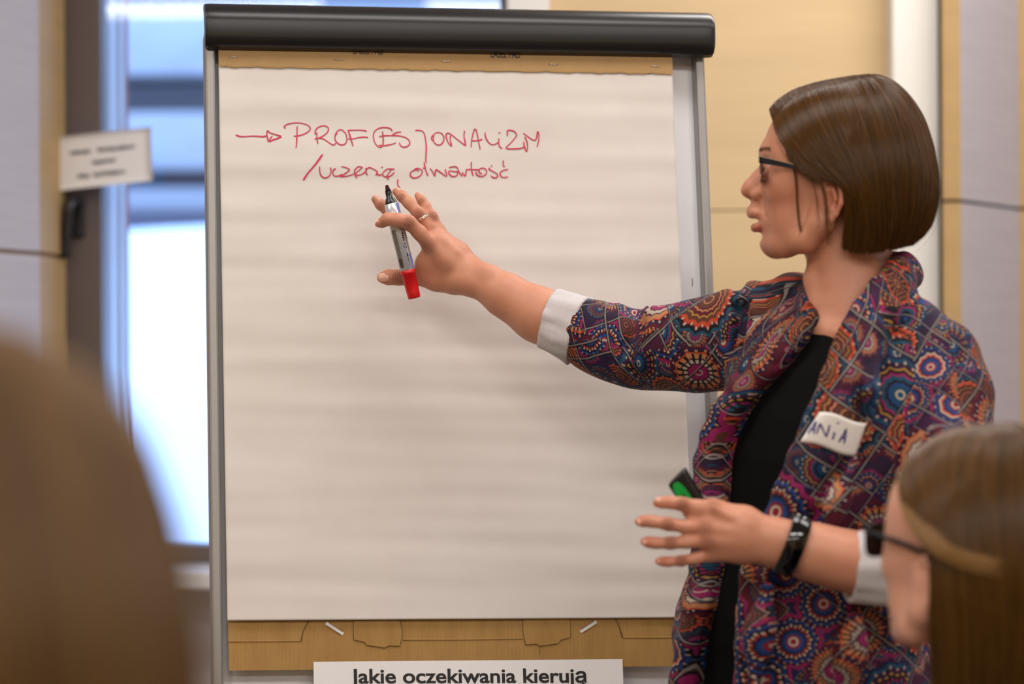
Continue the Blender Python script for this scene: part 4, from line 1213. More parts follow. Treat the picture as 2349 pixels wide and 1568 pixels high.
hair = mesh_obj('hair', hv, grid_faces(nu, nv), M['hair_base'], woman)
hair['label'] = 'chin length straight chestnut brown bob'
RH = np.random.default_rng(5)
P = grow(guides, 15000, 20, H_arr, HC, RH, (0.93, 1.0), 1.0, 4.0, 90, 0.03, 2.2, lambda Q: push(Q, 1.02 + RH.uniform(0, 0.05, (Q.shape[0], 1, 1))))
strands('strands', P, 0.00017, M['hair'], hair)
# locks falling over the ear and cheek
def lock(g, n, rad=2.0, fray=4.0):
    c = catmull(g, 22); m_ = 22; s = np.linspace(0, 1, m_)[None, :, None]
    off = RH.normal(0, rad, (n, 1, 3)); spread = RH.normal(0, fray, (n, 1, 3)) * s ** 2
    return H_arr(c[None] + off * (1 - 0.3 * s) + spread)
L = [lock([(1812, 330, 106), (1822, 378, 122), (1829, 420, 124), (1832, 470, 122), (1836, 515, 118), (1842, 548, 114)], 26, 2.2, 2.0),
     lock([(1820, 340, 112), (1845, 385, 134), (1866, 420, 138), (1876, 470, 136), (1880, 520, 130)], 14, 4, 5),
     lock([(1830, 350, 118), (1862, 388, 140), (1886, 425, 148), (1897, 470, 148), (1899, 520, 142), (1902, 560, 130)], 30, 3, 4),
     lock([(1815, 345, 110), (1836, 384, 132), (1868, 402, 143), (1905, 415, 152)], 120, 7, 5),
     lock([(1800, 318, 92), (1826, 366, 122), (1850, 396, 136), (1880, 418, 146)], 120, 6, 6)]
# fly-away hairs along the crown and back
for g in guides[3:9]:
    g2 = [(x, y, b) for x, y, b in g]
    L.append(H_arr(np.asarray(HC) + (catmull(g2, 22)[None] - np.asarray(HC)) * (1.0 + RH.uniform(0, 0.03, (6, 1, 1)) * np.linspace(0.3, 1, 22)[None, :, None]) + RH.normal(0, 6, (6, 1, 3)) * np.linspace(0, 1, 22)[None, :, None]))
strands('loose_strands', np.concatenate(L), 0.00016, M['hair'], hair)
# eyebrows
from mathutils.bvhtree import BVHTree
body_tree = BVHTree.FromPolygons([Vector(p_) for p_ in bp], [tuple(int(i) for i in f) for f in bq])
E = []
for sg in (1, -1):
    for k in range(130):
        s = RH.uniform(0, 1); b = (14 + 52 * s); x = 1753 + 26 * s ** 2.2; y = 345 - 5 * math.sin(s * 2.4) + RH.normal(0, 2.0)
        ln = []
        for t in np.linspace(0, 1, 5):
            w0 = H(x + (2 + 5 * s) * t, y + (-3 + 5 * s) * t, (b + 8 * t) * sg)
            ht_ = body_tree.ray_cast(Vector(w0 + hf * 0.04 + hl * 0.02 * sg), Vector(-(hf * 0.04 + hl * 0.02 * sg)).normalized())
            q = np.array(ht_[0]) if ht_[0] is not None else w0
            ln.append(q + (hf * 0.8 + hl * 0.3 * sg) * (0.0004 + 0.0010 * math.sin(t * 3.1)))
        E.append(np.array(ln))
M['brow'] = hair_mat('brown_eyebrow', (92, 68, 44), (120, 92, 62), 0.7)
strands('eyebrow', np.stack(E), 0.00016, M['brow'], woman)

# ---------------------------------------------------------------- her glasses
gl = empty('eyeglasses', tuple(H(1749, 390, 0)), 'dark narrow rectangular eyeglasses worn by the standing woman', 'glasses')
M['specs_dark'] = mat('dark_navy_frame', (16, 15, 24), 0.35, spec=0.25)
M['specs_brown'] = mat('brown_rim', (96, 48, 40), 0.35)
M['specs_in'] = mat('beige_inner_temple', (196, 172, 128), 0.4)
M['lens'] = glass_mat('spectacle_lens', (0.97, 0.97, 0.97))
PX_L = 1748.5
def lens_loop(sg, n=40, grow_=0):
    out = []
    for k in range(n):
        t = k / n * 2 * PI
        u, v = math.cos(t), math.sin(t)
        u = math.copysign(abs(u) ** 0.42, u); v = math.copysign(abs(v) ** 0.55, v)
        b = 70 + u * (50 + grow_); y = 391 - v * (27 + grow_) + 2 * u
        out.append(H(PX_L + 0.0006 * (b - 20) ** 2 * 1.0, y, b * sg))
    return np.array(out)
for sg in (1, -1):
    lp = lens_loop(sg); lp = np.concatenate([lp, lp[:1]])
    tube('rim', lp, 1.9 / SH, M['specs_brown'], gl, 8, ref=hf, caps=False)
    q = lens_loop(sg, 40, -1); c = q.mean(0)
    V = [c - hf * 0.0008] + list(q) + [p_ - hf * 0.0012 for p_ in q] + [c - hf * 0.002]
    F = [(0, 1 + k, 1 + (k + 1) % 40) for k in range(40)] + [(81, 41 + (k + 1) % 40, 41 + k) for k in range(40)] + [(1 + k, 41 + k, 41 + (k + 1) % 40, 1 + (k + 1) % 40) for k in range(40)]
    mesh_obj('lens', V, F, M['lens'], gl)
    # thick brow bar over each lens
    bar = [H(PX_L + 0.0006 * (b - 20) ** 2, 365 + 2 * (b - 70) / 50, b * sg) for b in np.linspace(22, 122, 16)]
    tube('brow_bar', bar, 3.2 / SH, M['specs_brown'], gl, 8, ref=hf)
    # temple: flat bar to the ear
    tp = [(1748, 369, 122, 7.5), (1756, 371, 125, 7.5), (1780, 376, 127, 6.5), (1815, 384, 130, 5.2), (1850, 392, 133, 4.2), (1885, 402, 134, 4.0), (1912, 416, 136, 4.0), (1930, 438, 134, 3.5)]
    V = []
    for x, y, b, h in tp:
        for dx, dh in ((1.6, h), (1.6, -h), (-1.6, -h), (-1.6, h)):
            V.append(H(x, y - dh, (b + dx) * sg))
    F = [tuple(f) for f in grid_faces(len(tp), 4, True)] + [(0, 1, 2, 3), (28, 29, 30, 31)]
    if sg < 0: F = [f[::-1] for f in F]
    mesh_obj('temple', V, F, M['specs_dark'], gl, False)
    V = []
    for x, y, b, h in tp[:6]:
        for dx, dh in ((1.0, h + 1.2), (1.0, h - 0.2), (-2.2, h - 0.2), (-2.2, h + 1.2)):
            V.append(H(x, y - dh, (b + dx) * sg))
    F = [tuple(f) for f in grid_faces(6, 4, True)] + [(0, 1, 2, 3), (20, 21, 22, 23)]
    mesh_obj('temple_edge', V, F, M['specs_in'], gl, False)
    tube('nose_pad', [H(PX_L + 3, 384, 17 * sg), H(PX_L + 6, 392, 14 * sg), H(PX_L + 7, 402, 15 * sg)], 2.2 / SH, M['lens'], gl, 8, ref=hl)
tube('bridge', [H(PX_L, 377, b) for b in (-21, -10, 0, 10, 21)], 2.2 / SH, M['specs_brown'], gl, 8, ref=hf)
# ---------------------------------------------------------------- mandala print, built from nested rings, petals and a tilted square lattice
def print_mat(name):
    m = bpy.data.materials.new(name); m.use_nodes = True
    nt = NT(m); p = nt.n['Principled BSDF']
    uvn = nt.new('ShaderNodeUVMap'); uvn.uv_map = 'UVMap'
    PUR, MAR, NAV, TEA, ORA, PEA, MAG, CRE, DRK, BLU, GOL, BRN, RED = [tuple(0.55 * x for x in lin(c)) for c in ((62, 24, 68), (110, 22, 40), (34, 28, 84), (24, 88, 118), (226, 82, 44), (226, 152, 104), (176, 34, 110), (232, 208, 190), (24, 14, 26), (34, 78, 150), (204, 150, 70), (112, 62, 44), (170, 34, 48))]
    R1 = [(0, MAG), (.07, CRE), (.10, MAG), (.25, DRK), (.28, CRE), (.38, PUR), (.42, PEA), (.56, ORA), (.60, DRK), (.64, PUR), (.72, MAR), (.80, NAV)]
    R2 = [(0, RED), (.08, CRE), (.14, RED), (.20, BLU), (.32, NAV), (.37, ORA), (.43, CRE), (.49, PUR), (.56, BLU), (.64, DRK), (.70, MAG), (.80, PUR)]
    R3 = [(0, BRN), (.10, PEA), (.13, BRN), (.24, MAR), (.29, PEA), (.33, MAR), (.42, GOL), (.46, BRN), (.55, ORA), (.63, RED), (.66, DRK), (.74, TEA), (.82, DRK)]
    R4 = [(0, TEA), (.06, CRE), (.10, TEA), (.19, BLU), (.24, DRK), (.30, TEA), (.38, MAG), (.44, DRK), (.50, GOL), (.55, PUR), (.66, TEA), (.74, NAV)]
    def sep(v):
        n = nt.new('ShaderNodeSeparateXYZ'); nt.put(n.inputs[0], v); return n.outputs
    def comb(x, y):
        n = nt.new('ShaderNodeCombineXYZ'); nt.put(n.inputs[0], x); nt.put(n.inputs[1], y); return n.outputs[0]
    def layer(cell, rot, off, seed, rad):
        """one lattice of motifs; returns colour, disc mask, line mask, hash"""
        v = nt.mapping(uvn.outputs[0], (1 / cell,) * 3, (0, 0, rot), (off, off * 0.7, 0))
        o = sep(v)
        iu, iv = nt.m('FLOOR', o[0]), nt.m('FLOOR', o[1])
        fu, fv = nt.m('SUBTRACT', nt.m('FRACT', o[0]), 0.5), nt.m('SUBTRACT', nt.m('FRACT', o[1]), 0.5)
        wn_ = nt.new('ShaderNodeTexWhiteNoise', noise_dimensions='2D'); nt.put(wn_.inputs['Vector'], comb(nt.m('ADD', iu, seed), iv))
        hs = nt.new('ShaderNodeSeparateColor'); nt.l.new(wn_.outputs['Color'], hs.inputs[0])
        h1, h2, h3 = hs.outputs
        # motif centre: middle of the square, or pushed to a corner or an edge
        cu_ = nt.m('MULTIPLY', nt.m('SUBTRACT', nt.m('FLOOR', nt.m('MULTIPLY', h1, 2.999)), 1.0), nt.m('GREATER_THAN', h3, 0.45))
        cv_ = nt.m('MULTIPLY', nt.m('SUBTRACT', nt.m('FLOOR', nt.m('MULTIPLY', h2, 2.999)), 1.0), nt.m('GREATER_THAN', h3, 0.45))
        x = nt.m('SUBTRACT', fu, nt.m('MULTIPLY', cu_, 0.42)); y = nt.m('SUBTRACT', fv, nt.m('MULTIPLY', cv_, 0.42))
        r = nt.m('SQRT', nt.m('ADD', nt.m('MULTIPLY', x, x), nt.m('MULTIPLY', y, y)))
        th = nt.m('ARCTAN2', y, x)
        n_p = nt.m('ADD', 8, nt.m('MULTIPLY', 4, nt.m('FLOOR', nt.m('MULTIPLY', h2, 2.999))))
        wv = nt.m('COSINE', nt.m('MULTIPLY', th, n_p))
        scal = nt.m('MULTIPLY', nt.m('ABSOLUTE', nt.m('COSINE', nt.m('MULTIPLY', th, nt.m('MULTIPLY', n_p, 0.5)))), 0.05)
        q = nt.m('DIVIDE', nt.m('ADD', r, nt.m('MULTIPLY', scal, nt.m('MULTIPLY', r, 2.2))), rad)
        q = nt.m('MULTIPLY', q, 0.8)
        c1, c2, c3, c4 = [nt.ramp(q, R, 'CONSTANT') for R in (R1, R2, R3, R4)]
        c = nt.mix(nt.m('GREATER_THAN', h1, 0.28), c1, c2)
        c = nt.mix(nt.m('GREATER_THAN', h1, 0.52), c, c3)
        c = nt.mix(nt.m('GREATER_THAN', h1, 0.80), c, c4)
        # petals: in some rings the ray pattern alternates with a dark ground
        band = nt.m('MULTIPLY', nt.m('GREATER_THAN', q, 0.28), nt.m('LESS_THAN', q, 0.56))
        w3 = nt.m('COSINE', nt.m('MULTIPLY', th, nt.m('MULTIPLY', n_p, 2)))
        ray_ = nt.m('MULTIPLY', band, nt.m('LESS_THAN', w3, -0.25))
        c = nt.mix(nt.m('MULTIPLY', ray_, nt.m('LESS_THAN', h3, 0.62)), c, DRK)
        # rows of pale dots
        rr_ = nt.m('ABSOLUTE', nt.m('SUBTRACT', nt.m('FRACT', nt.m('MULTIPLY', q, 7.0)), 0.5))
        dots = nt.m('MULTIPLY', nt.m('LESS_THAN', rr_, 0.20), nt.m('GREATER_THAN', w3, 0.62))
        dots = nt.m('MULTIPLY', dots, nt.m('MULTIPLY', nt.m('GREATER_THAN', q, 0.56), nt.m('LESS_THAN', q, 0.72)))
        c = nt.mix(dots, c, nt.mix(h3, PEA, CRE))
        line = nt.m('GREATER_THAN', nt.m('MAXIMUM', nt.m('ABSOLUTE', fu), nt.m('ABSOLUTE', fv)), 0.5 - 0.00085 / cell)
        shade_ = nt.m('GREATER_THAN', nt.m('MAXIMUM', nt.m('ABSOLUTE', fu), nt.m('ABSOLUTE', fv)), 0.5 - 0.0026 / cell)
        return c, nt.m('LESS_THAN', q, 0.80), line, h3, fu, fv, shade_, h2
    ca, da, la, ha, fu, fv, sa_, ga = layer(0.052, 0.62, 0.0, 0.0, 0.62)
    cb, db, lb, hb, fu2, fv2, sb_, gb = layer(0.094, 0.62, 0.37, 17.0, 0.50)
    cc_, dc, lc, hc_, fu3, fv3, sc_, gc = layer(0.038, 0.62, 0.81, 41.0, 0.50)
    GRY = tuple(0.66 * x for x in lin((176, 164, 160)))
    # small filling motifs on the dark ground
    ground = nt.mix(gb, NAV, MAR)
    ground = nt.mix(nt.m('GREATER_THAN', ga, 0.6), ground, lin((36, 18, 46)))
    ground = nt.mix(nt.m('MULTIPLY', dc, 0.75), ground, cc_)
    base = nt.mix(da, ground, ca)
    keep = nt.m('GREATER_THAN', ha, 0.42)
    base = nt.mix(nt.m('MULTIPLY', nt.m('MULTIPLY', sa_, keep), 0.85), base, DRK)
    base = nt.mix(nt.m('MULTIPLY', nt.m('MULTIPLY', la, keep), 0.75), base, GRY)
    takeb = nt.m('MULTIPLY', db, nt.m('GREATER_THAN', gb, 0.30))
    hideb = nt.m('MULTIPLY', takeb, nt.m('GREATER_THAN', ga, 0.34))
    out = nt.mix(hideb, base, cb)
    sq = nt.m('MULTIPLY', lb, nt.m('GREATER_THAN', hb, 0.4))
    out = nt.mix(nt.m('MULTIPLY', nt.m('MULTIPLY', sb_, nt.m('GREATER_THAN', hb, 0.4)), 0.85), out, DRK)
    out = nt.mix(nt.m('MULTIPLY', sq, 0.75), out, GRY)
    f = nt.noise(nt.mapping(uvn.outputs[0], (900, 900, 900)), 1.0, 2, 0.5)
    out = nt.mix(nt.m('MULTIPLY', nt.m('SUBTRACT', f, 0.4, clamp=True), 0.6), out, DRK)
    nt.l.new(out, p.inputs['Base Color'])
    p.inputs['Roughness'].default_value = 0.75; p.inputs['Specular IOR Level'].default_value = 0.25
    p.inputs['Sheen Weight'].default_value = 0.04; p.inputs['Sheen Roughness'].default_value = 0.4
    nt.l.new(nt.bump(f, 0.15, 0.0005), p.inputs['Normal'])
    return m
M['print'] = print_mat('mandala_print_jersey')
M['black_tee'] = mat('black_jersey', (7, 7, 8), 0.8, spec=0.12, bump=0.15, bump_scale=900)
M['trouser'] = mat('black_trousers', (14, 14, 17), 0.7, spec=0.3)
M['lining'] = mat('pale_grey_lining', (196, 190, 192), 0.9, spec=0.2, var=0.08, var_scale=(400, 400, 400), bump=0.35, bump_scale=700, sheen=0.2)
M['shoe'] = mat('black_leather', (20, 18, 18), 0.35)
# ---- black T-shirt
T = Solid()
zneck = W(1900, 746, -0.45)[2]
T.fn(torso_fn(0.018, zbot=0.80), (0.15, -0.68, 0.78), (0.68, -0.08, 1.45), 0.004)
def tee_cut(X, Y, Z):                                     # round neckline, higher at the back
    n = (X - 0.39) * TN[0] + (Y + 0.37) * TN[1]
    return -(Z - (zneck + 0.004 - 0.55 * (n - 0.07)))
T.fn(tee_cut, (0.1, -0.8, 1.2), (0.8, 0, 1.6), 0.004, 's')
tp_, tq_ = T.mesh(0.004, (0.12, -0.70, 0.76), (0.70, -0.06, 1.5))
mesh_obj('t_shirt', tp_, tq_, M['black_tee'], woman)
# ---- jacket
def torso_hit(px, py, shrink=0.0):
    """where the pixel ray first meets the jacket surface"""
    f = torso_fn(shrink); d = ray(px, py)
    s = np.linspace(2.5, 3.15, 1400)
    P = CAM[None] + d[None] * s[:, None]
    v = f(P[:, 0], P[:, 1], P[:, 2])
    k = np.argmax(v < 0)
    if not (v < 0).any(): k = np.argmin(np.abs(v))
    return P[k]
FAR_E = [(1868, 770), (1835, 812), (1800, 850), (1755, 895), (1715, 945), (1684, 1000), (1668, 1060), (1666, 1140), (1662, 1220), (1655, 1300), (1640, 1400), (1622, 1480), (1606, 1568), (1590, 1680)]
NEAR_E = [(1932, 764), (1912, 815), (1890, 870), (1852, 960), (1812, 1050), (1776, 1130), (1748, 1200), (1715, 1260), (1695, 1320), (1686, 1400), (1682, 1480), (1676, 1568), (1672, 1680)]
PF = np.array([torso_hit(*q) for q in FAR_E]); PN = np.array([torso_hit(*q) for q in NEAR_E])
def lat_of(P): return (P[:, 0] - 0.39) * TE[0] + (P[:, 1] + 0.37) * TE[1]
zf, sf = PF[::-1, 2], lat_of(PF)[::-1]; zn, sn_ = PN[::-1, 2], lat_of(PN)[::-1]
def opening(X, Y, Z):
    lat = (X - 0.39) * TE[0] + (Y + 0.37) * TE[1]; n = (X - 0.39) * TN[0] + (Y + 0.37) * TN[1]
    a = np.interp(Z, zf, sf) - 0.017; b = np.interp(Z, zn, sn_)
    d = np.maximum(a - lat, lat - b)
    d = np.maximum(d, 0.02 - n)
    return d
J = Solid()
J.fn(torso_fn(0.0, zbot=0.83), (0.10, -0.75, 0.80), (0.72, -0.02, 1.46), 0.02)
def jch(pts, k=0.03, op='u'): J.chain([(W(x, y, d), r / SPX(d)) for x, y, d, r in pts], k, op)
# shoulders
jch([(2030, 690, -0.40, 34), (2095, 742, -0.43, 46), (2160, 808, -0.46, 76)], 0.03)
jch([(1868, 672, -0.33, 32), (1820, 690, -0.30, 50), (1790, 735, -0.272, 88)], 0.03)
# near sleeve, hanging, and its bent forearm
NS_ = [(2168, 822, -0.46, 84), (2176, 910, -0.475, 102), (2170, 1050, -0.505, 112), (2158, 1180, -0.535, 110), (2140, 1300, -0.56, 96)]
jch(NS_, 0.007); jch([(2140, 1300, -0.56, 92), (2096, 1302, -0.565, 76)], 0.03)
# far sleeve, raised
FS_ = [(1792, 750, -0.27, 104), (1740, 765, -0.262, 108), (1690, 777, -0.25, 106), (1620, 790, -0.235, 98), (1570, 797, -0.22, 91), (1500, 800, -0.20, 85), (1450, 800, -0.19, 80), (1390, 782, -0.175, 77), (1352, 766, -0.167, 70), (1315, 750, -0.160, 60)]
jch(FS_, 0.02)
# folds: rings of tension round the far elbow and armpit, and drags at the near armhole
def fold(pts, r, sign='u', k=0.012):
    J.chain([(W(x, y, d), r / 1850) for x, y, d in pts], k, sign)
fold([(1462, 716, -0.20), (1470, 740, -0.232), (1440, 800, -0.236)], 8, 's', 0.02)
fold([(1490, 716, -0.20), (1500, 760, -0.245), (1470, 830, -0.245)], 9)
fold([(1420, 706, -0.18), (1425, 740, -0.215), (1400, 800, -0.222)], 8)
fold([(1700, 668, -0.25), (1706, 720, -0.305), (1700, 800, -0.315)], 9, 's', 0.022)
fold([(1670, 678, -0.25), (1676, 730, -0.295), (1662, 800, -0.30)], 9)
fold([(1726, 655, -0.26), (1735, 720, -0.315), (1740, 800, -0.33)], 11)
fold([(1600, 880, -0.235), (1650, 868, -0.27), (1695, 840, -0.32)], 9)
fold([(2040, 850, -0.50), (2036, 960, -0.545), (2044, 1080, -0.57), (2040, 1180, -0.585)], 17, 's', 0.012)
fold([(2020, 800, -0.50), (2000, 900, -0.545), (1990, 1000, -0.55)], 9, 'u', 0.03)
fold([(1960, 1060, -0.56), (1920, 1150, -0.565), (1890, 1260, -0.565)], 10, 'u', 0.04)
fold([(2100, 1150, -0.60), (2140, 1100, -0.61), (2200, 1060, -0.59)], 10, 'u', 0.03)
fold([(2090, 1060, -0.60), (2150, 1000, -0.59), (2220, 980, -0.56)], 8, 'u', 0.03)
fold([(1760, 1350, -0.53), (1740, 1450, -0.545), (1730, 1568, -0.55)], 12, 'u', 0.05)
fold([(1880, 1380, -0.57), (1850, 1480, -0.58), (1840, 1600, -0.58)], 12, 's', 0.05)
fold([(1960, 1420, -0.57), (1950, 1500, -0.58), (1940, 1620, -0.58)], 14, 'u', 0.05)
# hollow the front opening
J.fn(opening, (0.0, -0.8, 0.7), (0.8, 0.2, 1.44), 0.006, 's')
# sleeves end inside the turned-up cuffs
_c1 = W(1305, 746, -0.158); _t1 = W(1262, 730, -0.148) - W(1334, 757, -0.162); _t1 /= np.linalg.norm(_t1)
J.fn(lambda X, Y, Z: -((X - _c1[0]) * _t1[0] + (Y - _c1[1]) * _t1[1] + (Z - _c1[2]) * _t1[2]), (-0.3, -0.45, 1.15), (W(1380, 784, -0.16)[0], 0.1, 1.5), 0.002, 's')
_c2 = W(2010, 1300, -0.572); _t2 = W(1946, 1296, -0.578) - W(2052, 1302, -0.568); _t2 /= np.linalg.norm(_t2)
# neck hole
J.chain([(W(1950, 560, -0.355), 102 / SH), (W(1948, 660, -0.362), 108 / SH), (W(1915, 770, -0.395), 92 / SH)], 0.012, 's')
# lapels: rolled bands along both edges, and the shawl collar that joins them round the neck
def lapel(P, rad, out, k=0.008):
    J.chain([(p_ + TN * out, r_) for p_, r_ in zip(P, rad)], k)
nF, nN = len(PF), len(PN)
lapel(PF - TE * 0.044, np.interp(np.arange(nF), [0, 4, 8, nF], [.013, .015, .011, .010]), -0.008)
lapel(PF - TE * 0.032, np.interp(np.arange(nF), [0, 4, 8, nF], [.010, .011, .009, .008]), -0.003)
lapel(PN + TE * 0.020, np.interp(np.arange(nN), [0, 3, 7, nN], [.018, .020, .015, .011]), -0.002)
lapel(PN + TE * 0.044, np.interp(np.arange(nN), [0, 3, 7, nN], [.018, .022, .012, .006]), 0.001)
J.chain([(W(1860, 655, -0.335), .010), (W(1853, 690, -0.372), .011), (W(1853, 730, -0.405), .012), (PF[0] - TE * 0.026, .012), (PF[1] - TE * 0.034, .012)], 0.010)
def jc(pts, k=0.012): J.chain([(W(x, y, d), r / SH) for x, y, d, r in pts], k)
jc([(1948, 772, -0.475, 24), (1982, 712, -0.465, 24), (2020, 660, -0.445, 24), (2056, 618, -0.415, 24), (2072, 604, -0.37, 24), (2052, 604, -0.31, 24), (1990, 615, -0.275, 24), (1915, 640, -0.272, 22), (1862, 668, -0.292, 22), (1848, 710, -0.325, 17), (1850, 760, -0.366, 15)])
jc([(1985, 790, -0.482, 30), (2026, 722, -0.462, 32), (2064, 660, -0.425, 30), (2086, 634, -0.37, 26), (2062, 640, -0.31, 30), (1995, 655, -0.27, 30), (1905, 668, -0.27, 26), (1838, 690, -0.295, 26), (1815, 740, -0.335, 24), (1802, 800, -0.372, 20)], 0.014)
jc([(2062, 640, -0.38, 28), (2080, 612, -0.36, 20)], 0.014)
jp, jq = J.mesh(0.0030, (0.02, -0.78, 0.79), (0.78, -0.02, 1.56))
# light crumple of the jersey
def fbm(P, s, seed):
    r = np.random.default_rng(seed); o = 0
    for k in range(14):
        d = r.normal(0, 1, 3); d /= np.linalg.norm(d); o = o + np.sin(P @ d * s * r.uniform(0.5, 1.6) + r.uniform(0, 6.28))
    return o / 14
jac = mesh_obj('jacket', jp, jq, M['print'], woman)
nrm = np.zeros(len(jp) * 3, np.float32); jac.data.vertices.foreach_get('normal', nrm); nrm = nrm.reshape(-1, 3)
jp2 = jp + nrm * (fbm(jp, 55, 1) * 0.0035 + fbm(jp, 130, 2) * 0.0012)[:, None]
jac.data.vertices.foreach_set('co', jp2.astype(np.float32).ravel()); jac.data.update()
# print coordinates: torso unrolled round its own axis, each sleeve round its own axis, collar along the neck
def axis_uv(P, pts, ref):
    """distance from the sleeve's skin, distance along and angle round its smoothed axis"""
    A = catmull(np.array([W(x, y, d) for x, y, d, r in pts]), 90); R_ = np.interp(np.linspace(0, len(pts) - 1, 90), np.arange(len(pts)), [r / SPX(d) for x, y, d, r in pts])
    t, a, b = frames(A, ref)
    s_ = np.concatenate([[0], np.cumsum(np.linalg.norm(np.diff(A, axis=0), axis=1))])
    near_ = np.zeros(len(P), int)
    for c0 in range(0, len(P), 20000):
        q = P[c0:c0 + 20000]
        near_[c0:c0 + 20000] = ((q ** 2).sum(1)[:, None] - 2 * q @ A.T + (A ** 2).sum(1)[None]).argmin(1)
    w_ = P - A[near_]
    al = s_[near_] + (w_ * t[near_]).sum(1)
    x, y = (w_ * a[near_]).sum(1), (w_ * b[near_]).sum(1)
    return np.hypot(x, y) - R_[near_], al, np.arctan2(y, x)
cen = jp[jq].mean(1)
dT = np.abs(torso_fn(0.0)(cen[:, 0], cen[:, 1], cen[:, 2]))
dN, _, _ = axis_uv(cen, NS_ + [(2060, 1302, -0.57, 72)], np.array([0, 1.0, 0.2]))
dF, _, _ = axis_uv(cen, FS_, np.array([0, 1.0, 0]))
lat_c = lat_of(cen)
region = np.where((np.abs(dF) < dT) & (lat_c < -0.125) | (cen[:, 0] < 0.22) & (cen[:, 2] > 1.25), 1, 0)
region = np.where((np.abs(dN) < dT + 0.004) & (cen[:, 0] > W(2045, 784, -0.55)[0]) & (region == 0) & (cen[:, 2] < W(2100, 740, -0.5)[2] + 0.02), 2, region)
corner = jp[jq.ravel()]
reg4 = np.repeat(region, 4)
phi = np.arctan2((corner[:, 0] - 0.39) * TE[0] + (corner[:, 1] + 0.37) * TE[1], (corner[:, 0] - 0.39) * TN[0] + (corner[:, 1] + 0.37) * TN[1]).reshape(-1, 4)
phi = phi[:, :1] + (phi - phi[:, :1] + PI) % (2 * PI) - PI
phi = phi.ravel()
# lapels and collar carry the cloth on the diagonal, shifted against the body
uvT = np.stack([phi * 0.150, corner[:, 2]], 1)
_, al, an = axis_uv(corner, FS_, np.array([0, 1.0, 0])); an4 = an.reshape(-1, 4); an4 = an4[:, :1] + (an4 - an4[:, :1] + PI) % (2 * PI) - PI
uvF = np.stack([al + 0.31, an4.ravel() * 0.048 + 0.13], 1)
_, al, an = axis_uv(corner, NS_ + [(2060, 1302, -0.57, 72)], np.array([0, 1.0, 0.2])); an4 = an.reshape(-1, 4); an4 = an4[:, :1] + (an4 - an4[:, :1] + PI) % (2 * PI) - PI
uvN = np.stack([an4.ravel() * 0.053 + 0.47, al + 0.22], 1)
uv = np.where((reg4 == 1)[:, None], uvF, np.where((reg4 == 2)[:, None], uvN, uvT))
setuv(jac, uv)
# ---- turned-up cuffs showing the pale lining
def cuff(name, a, b, ra, rb, seed, fold_at):
    """a: hand-side end, b: sleeve-side end; a band with a rolled lip and a diagonal overlap"""
    a, b = np.asarray(a, float), np.asarray(b, float)
    t = (b - a) / np.linalg.norm(b - a); L = np.linalg.norm(b - a)
    up = np.array([0, 0, 1.0]); u = up - t * (up @ t); u /= np.linalg.norm(u); v = np.cross(t, u)
    prof = [(0.35, -0.006), (0.06, -0.005), (0.0, -0.0022), (0.0, 0.0010), (0.03, 0.0028), (0.10, 0.0032), (0.3, 0.0030), (0.5, 0.0034), (0.7, 0.0030), (0.92, 0.0040), (0.985, 0.0035), (1.0, 0.0015), (1.0, -0.002), (0.96, -0.008)]
    n = 72; V = []
    r = np.random.default_rng(seed)
    ph = r.uniform(0, 6.28, 6)
    for s, o in prof:
        rad0 = ra + (rb - ra) * s
        for k in range(n):
            th = k / n * 2 * PI
            w_ = 0.0014 * math.sin(3 * th + ph[0]) + 0.0010 * math.sin(5 * th + ph[1] + 3 * s) + 0.0006 * math.sin(11 * th + ph[2])
            dth = ((th - fold_at - 1.5 * s + PI) % (2 * PI)) - PI                       # diagonal overlap
            st = 0.0042 * (1 if 0 < dth < 2.6 else 0) * min(1, max(0, dth) / 0.07) * (1 - max(0, dth) / 2.6)
            sh = 0.0022 * math.sin(2 * th + ph[3])
            rr_ = rad0 + o + w_ + (st if 0.02 < s < 0.99 and o > 0 else 0)
            V.append(a + t * (s * L + sh + 0.0005 * math.sin(40 * th)) + (u * math.cos(th) + v * math.sin(th)) * rr_)
    F = grid_faces(len(prof), n, True)
    return mesh_obj(name, V, F, M['lining'], woman)
cuff('cuff', W(1262, 730, -0.148), W(1334, 757, -0.162), 64 / SPX(-.148), 72 / SPX(-.162), 3, 1.2)
cuff('cuff', W(1946, 1296, -0.578), W(2052, 1302, -0.568), 75 / SPX(-.578), 82 / SPX(-.568), 5, 4.0)
# ---- trousers and shoes (below the frame)
TR = Solid()
for sg in (-1, 1):
    c = np.array([0.345, -0.375, 0]) + TE * 0.085 * sg
    TR.chain([(c + np.array([0, 0, 0.86]), 0.088), (c + np.array([0, 0, 0.5]), 0.064), (c + np.array([0, 0, 0.07]), 0.050)], 0.02)
TR.ell((0.345, -0.375, 0.87), np.array([TE, TN, [0, 0, 1]]), (0.165, 0.118, 0.10), 0.04)
a_, b_ = TR.mesh(0.008, (0.1, -0.62, 0.0), (0.6, -0.1, 1.0))
mesh_obj('trousers', a_, b_, M['trouser'], woman)
for sg in (-1, 1):
    SHO = Solid(); c = np.array([0.345, -0.375, 0]) + TE * 0.085 * sg
    SHO.cone(c + np.array([0, 0, 0.05]), c + TN * 0.15 + np.array([0, 0, 0.028]), 0.044, 0.034, 0.02); SHO.cone(c - TN * 0.03 + np.array([0, 0, 0.04]), c + np.array([0, 0, 0.09]), 0.038, 0.044, 0.02)
    SHO.fn(lambda X, Y, Z: Z - 0.0 + 0 * X + 0 * Y, (0, -1, -0.2), (1, 0.2, 0.004), 0.002, 's')
    a_, b_ = SHO.mesh(0.006, c - 0.25, c + 0.3)
    mesh_obj('shoe', a_, b_, M['shoe'], woman)
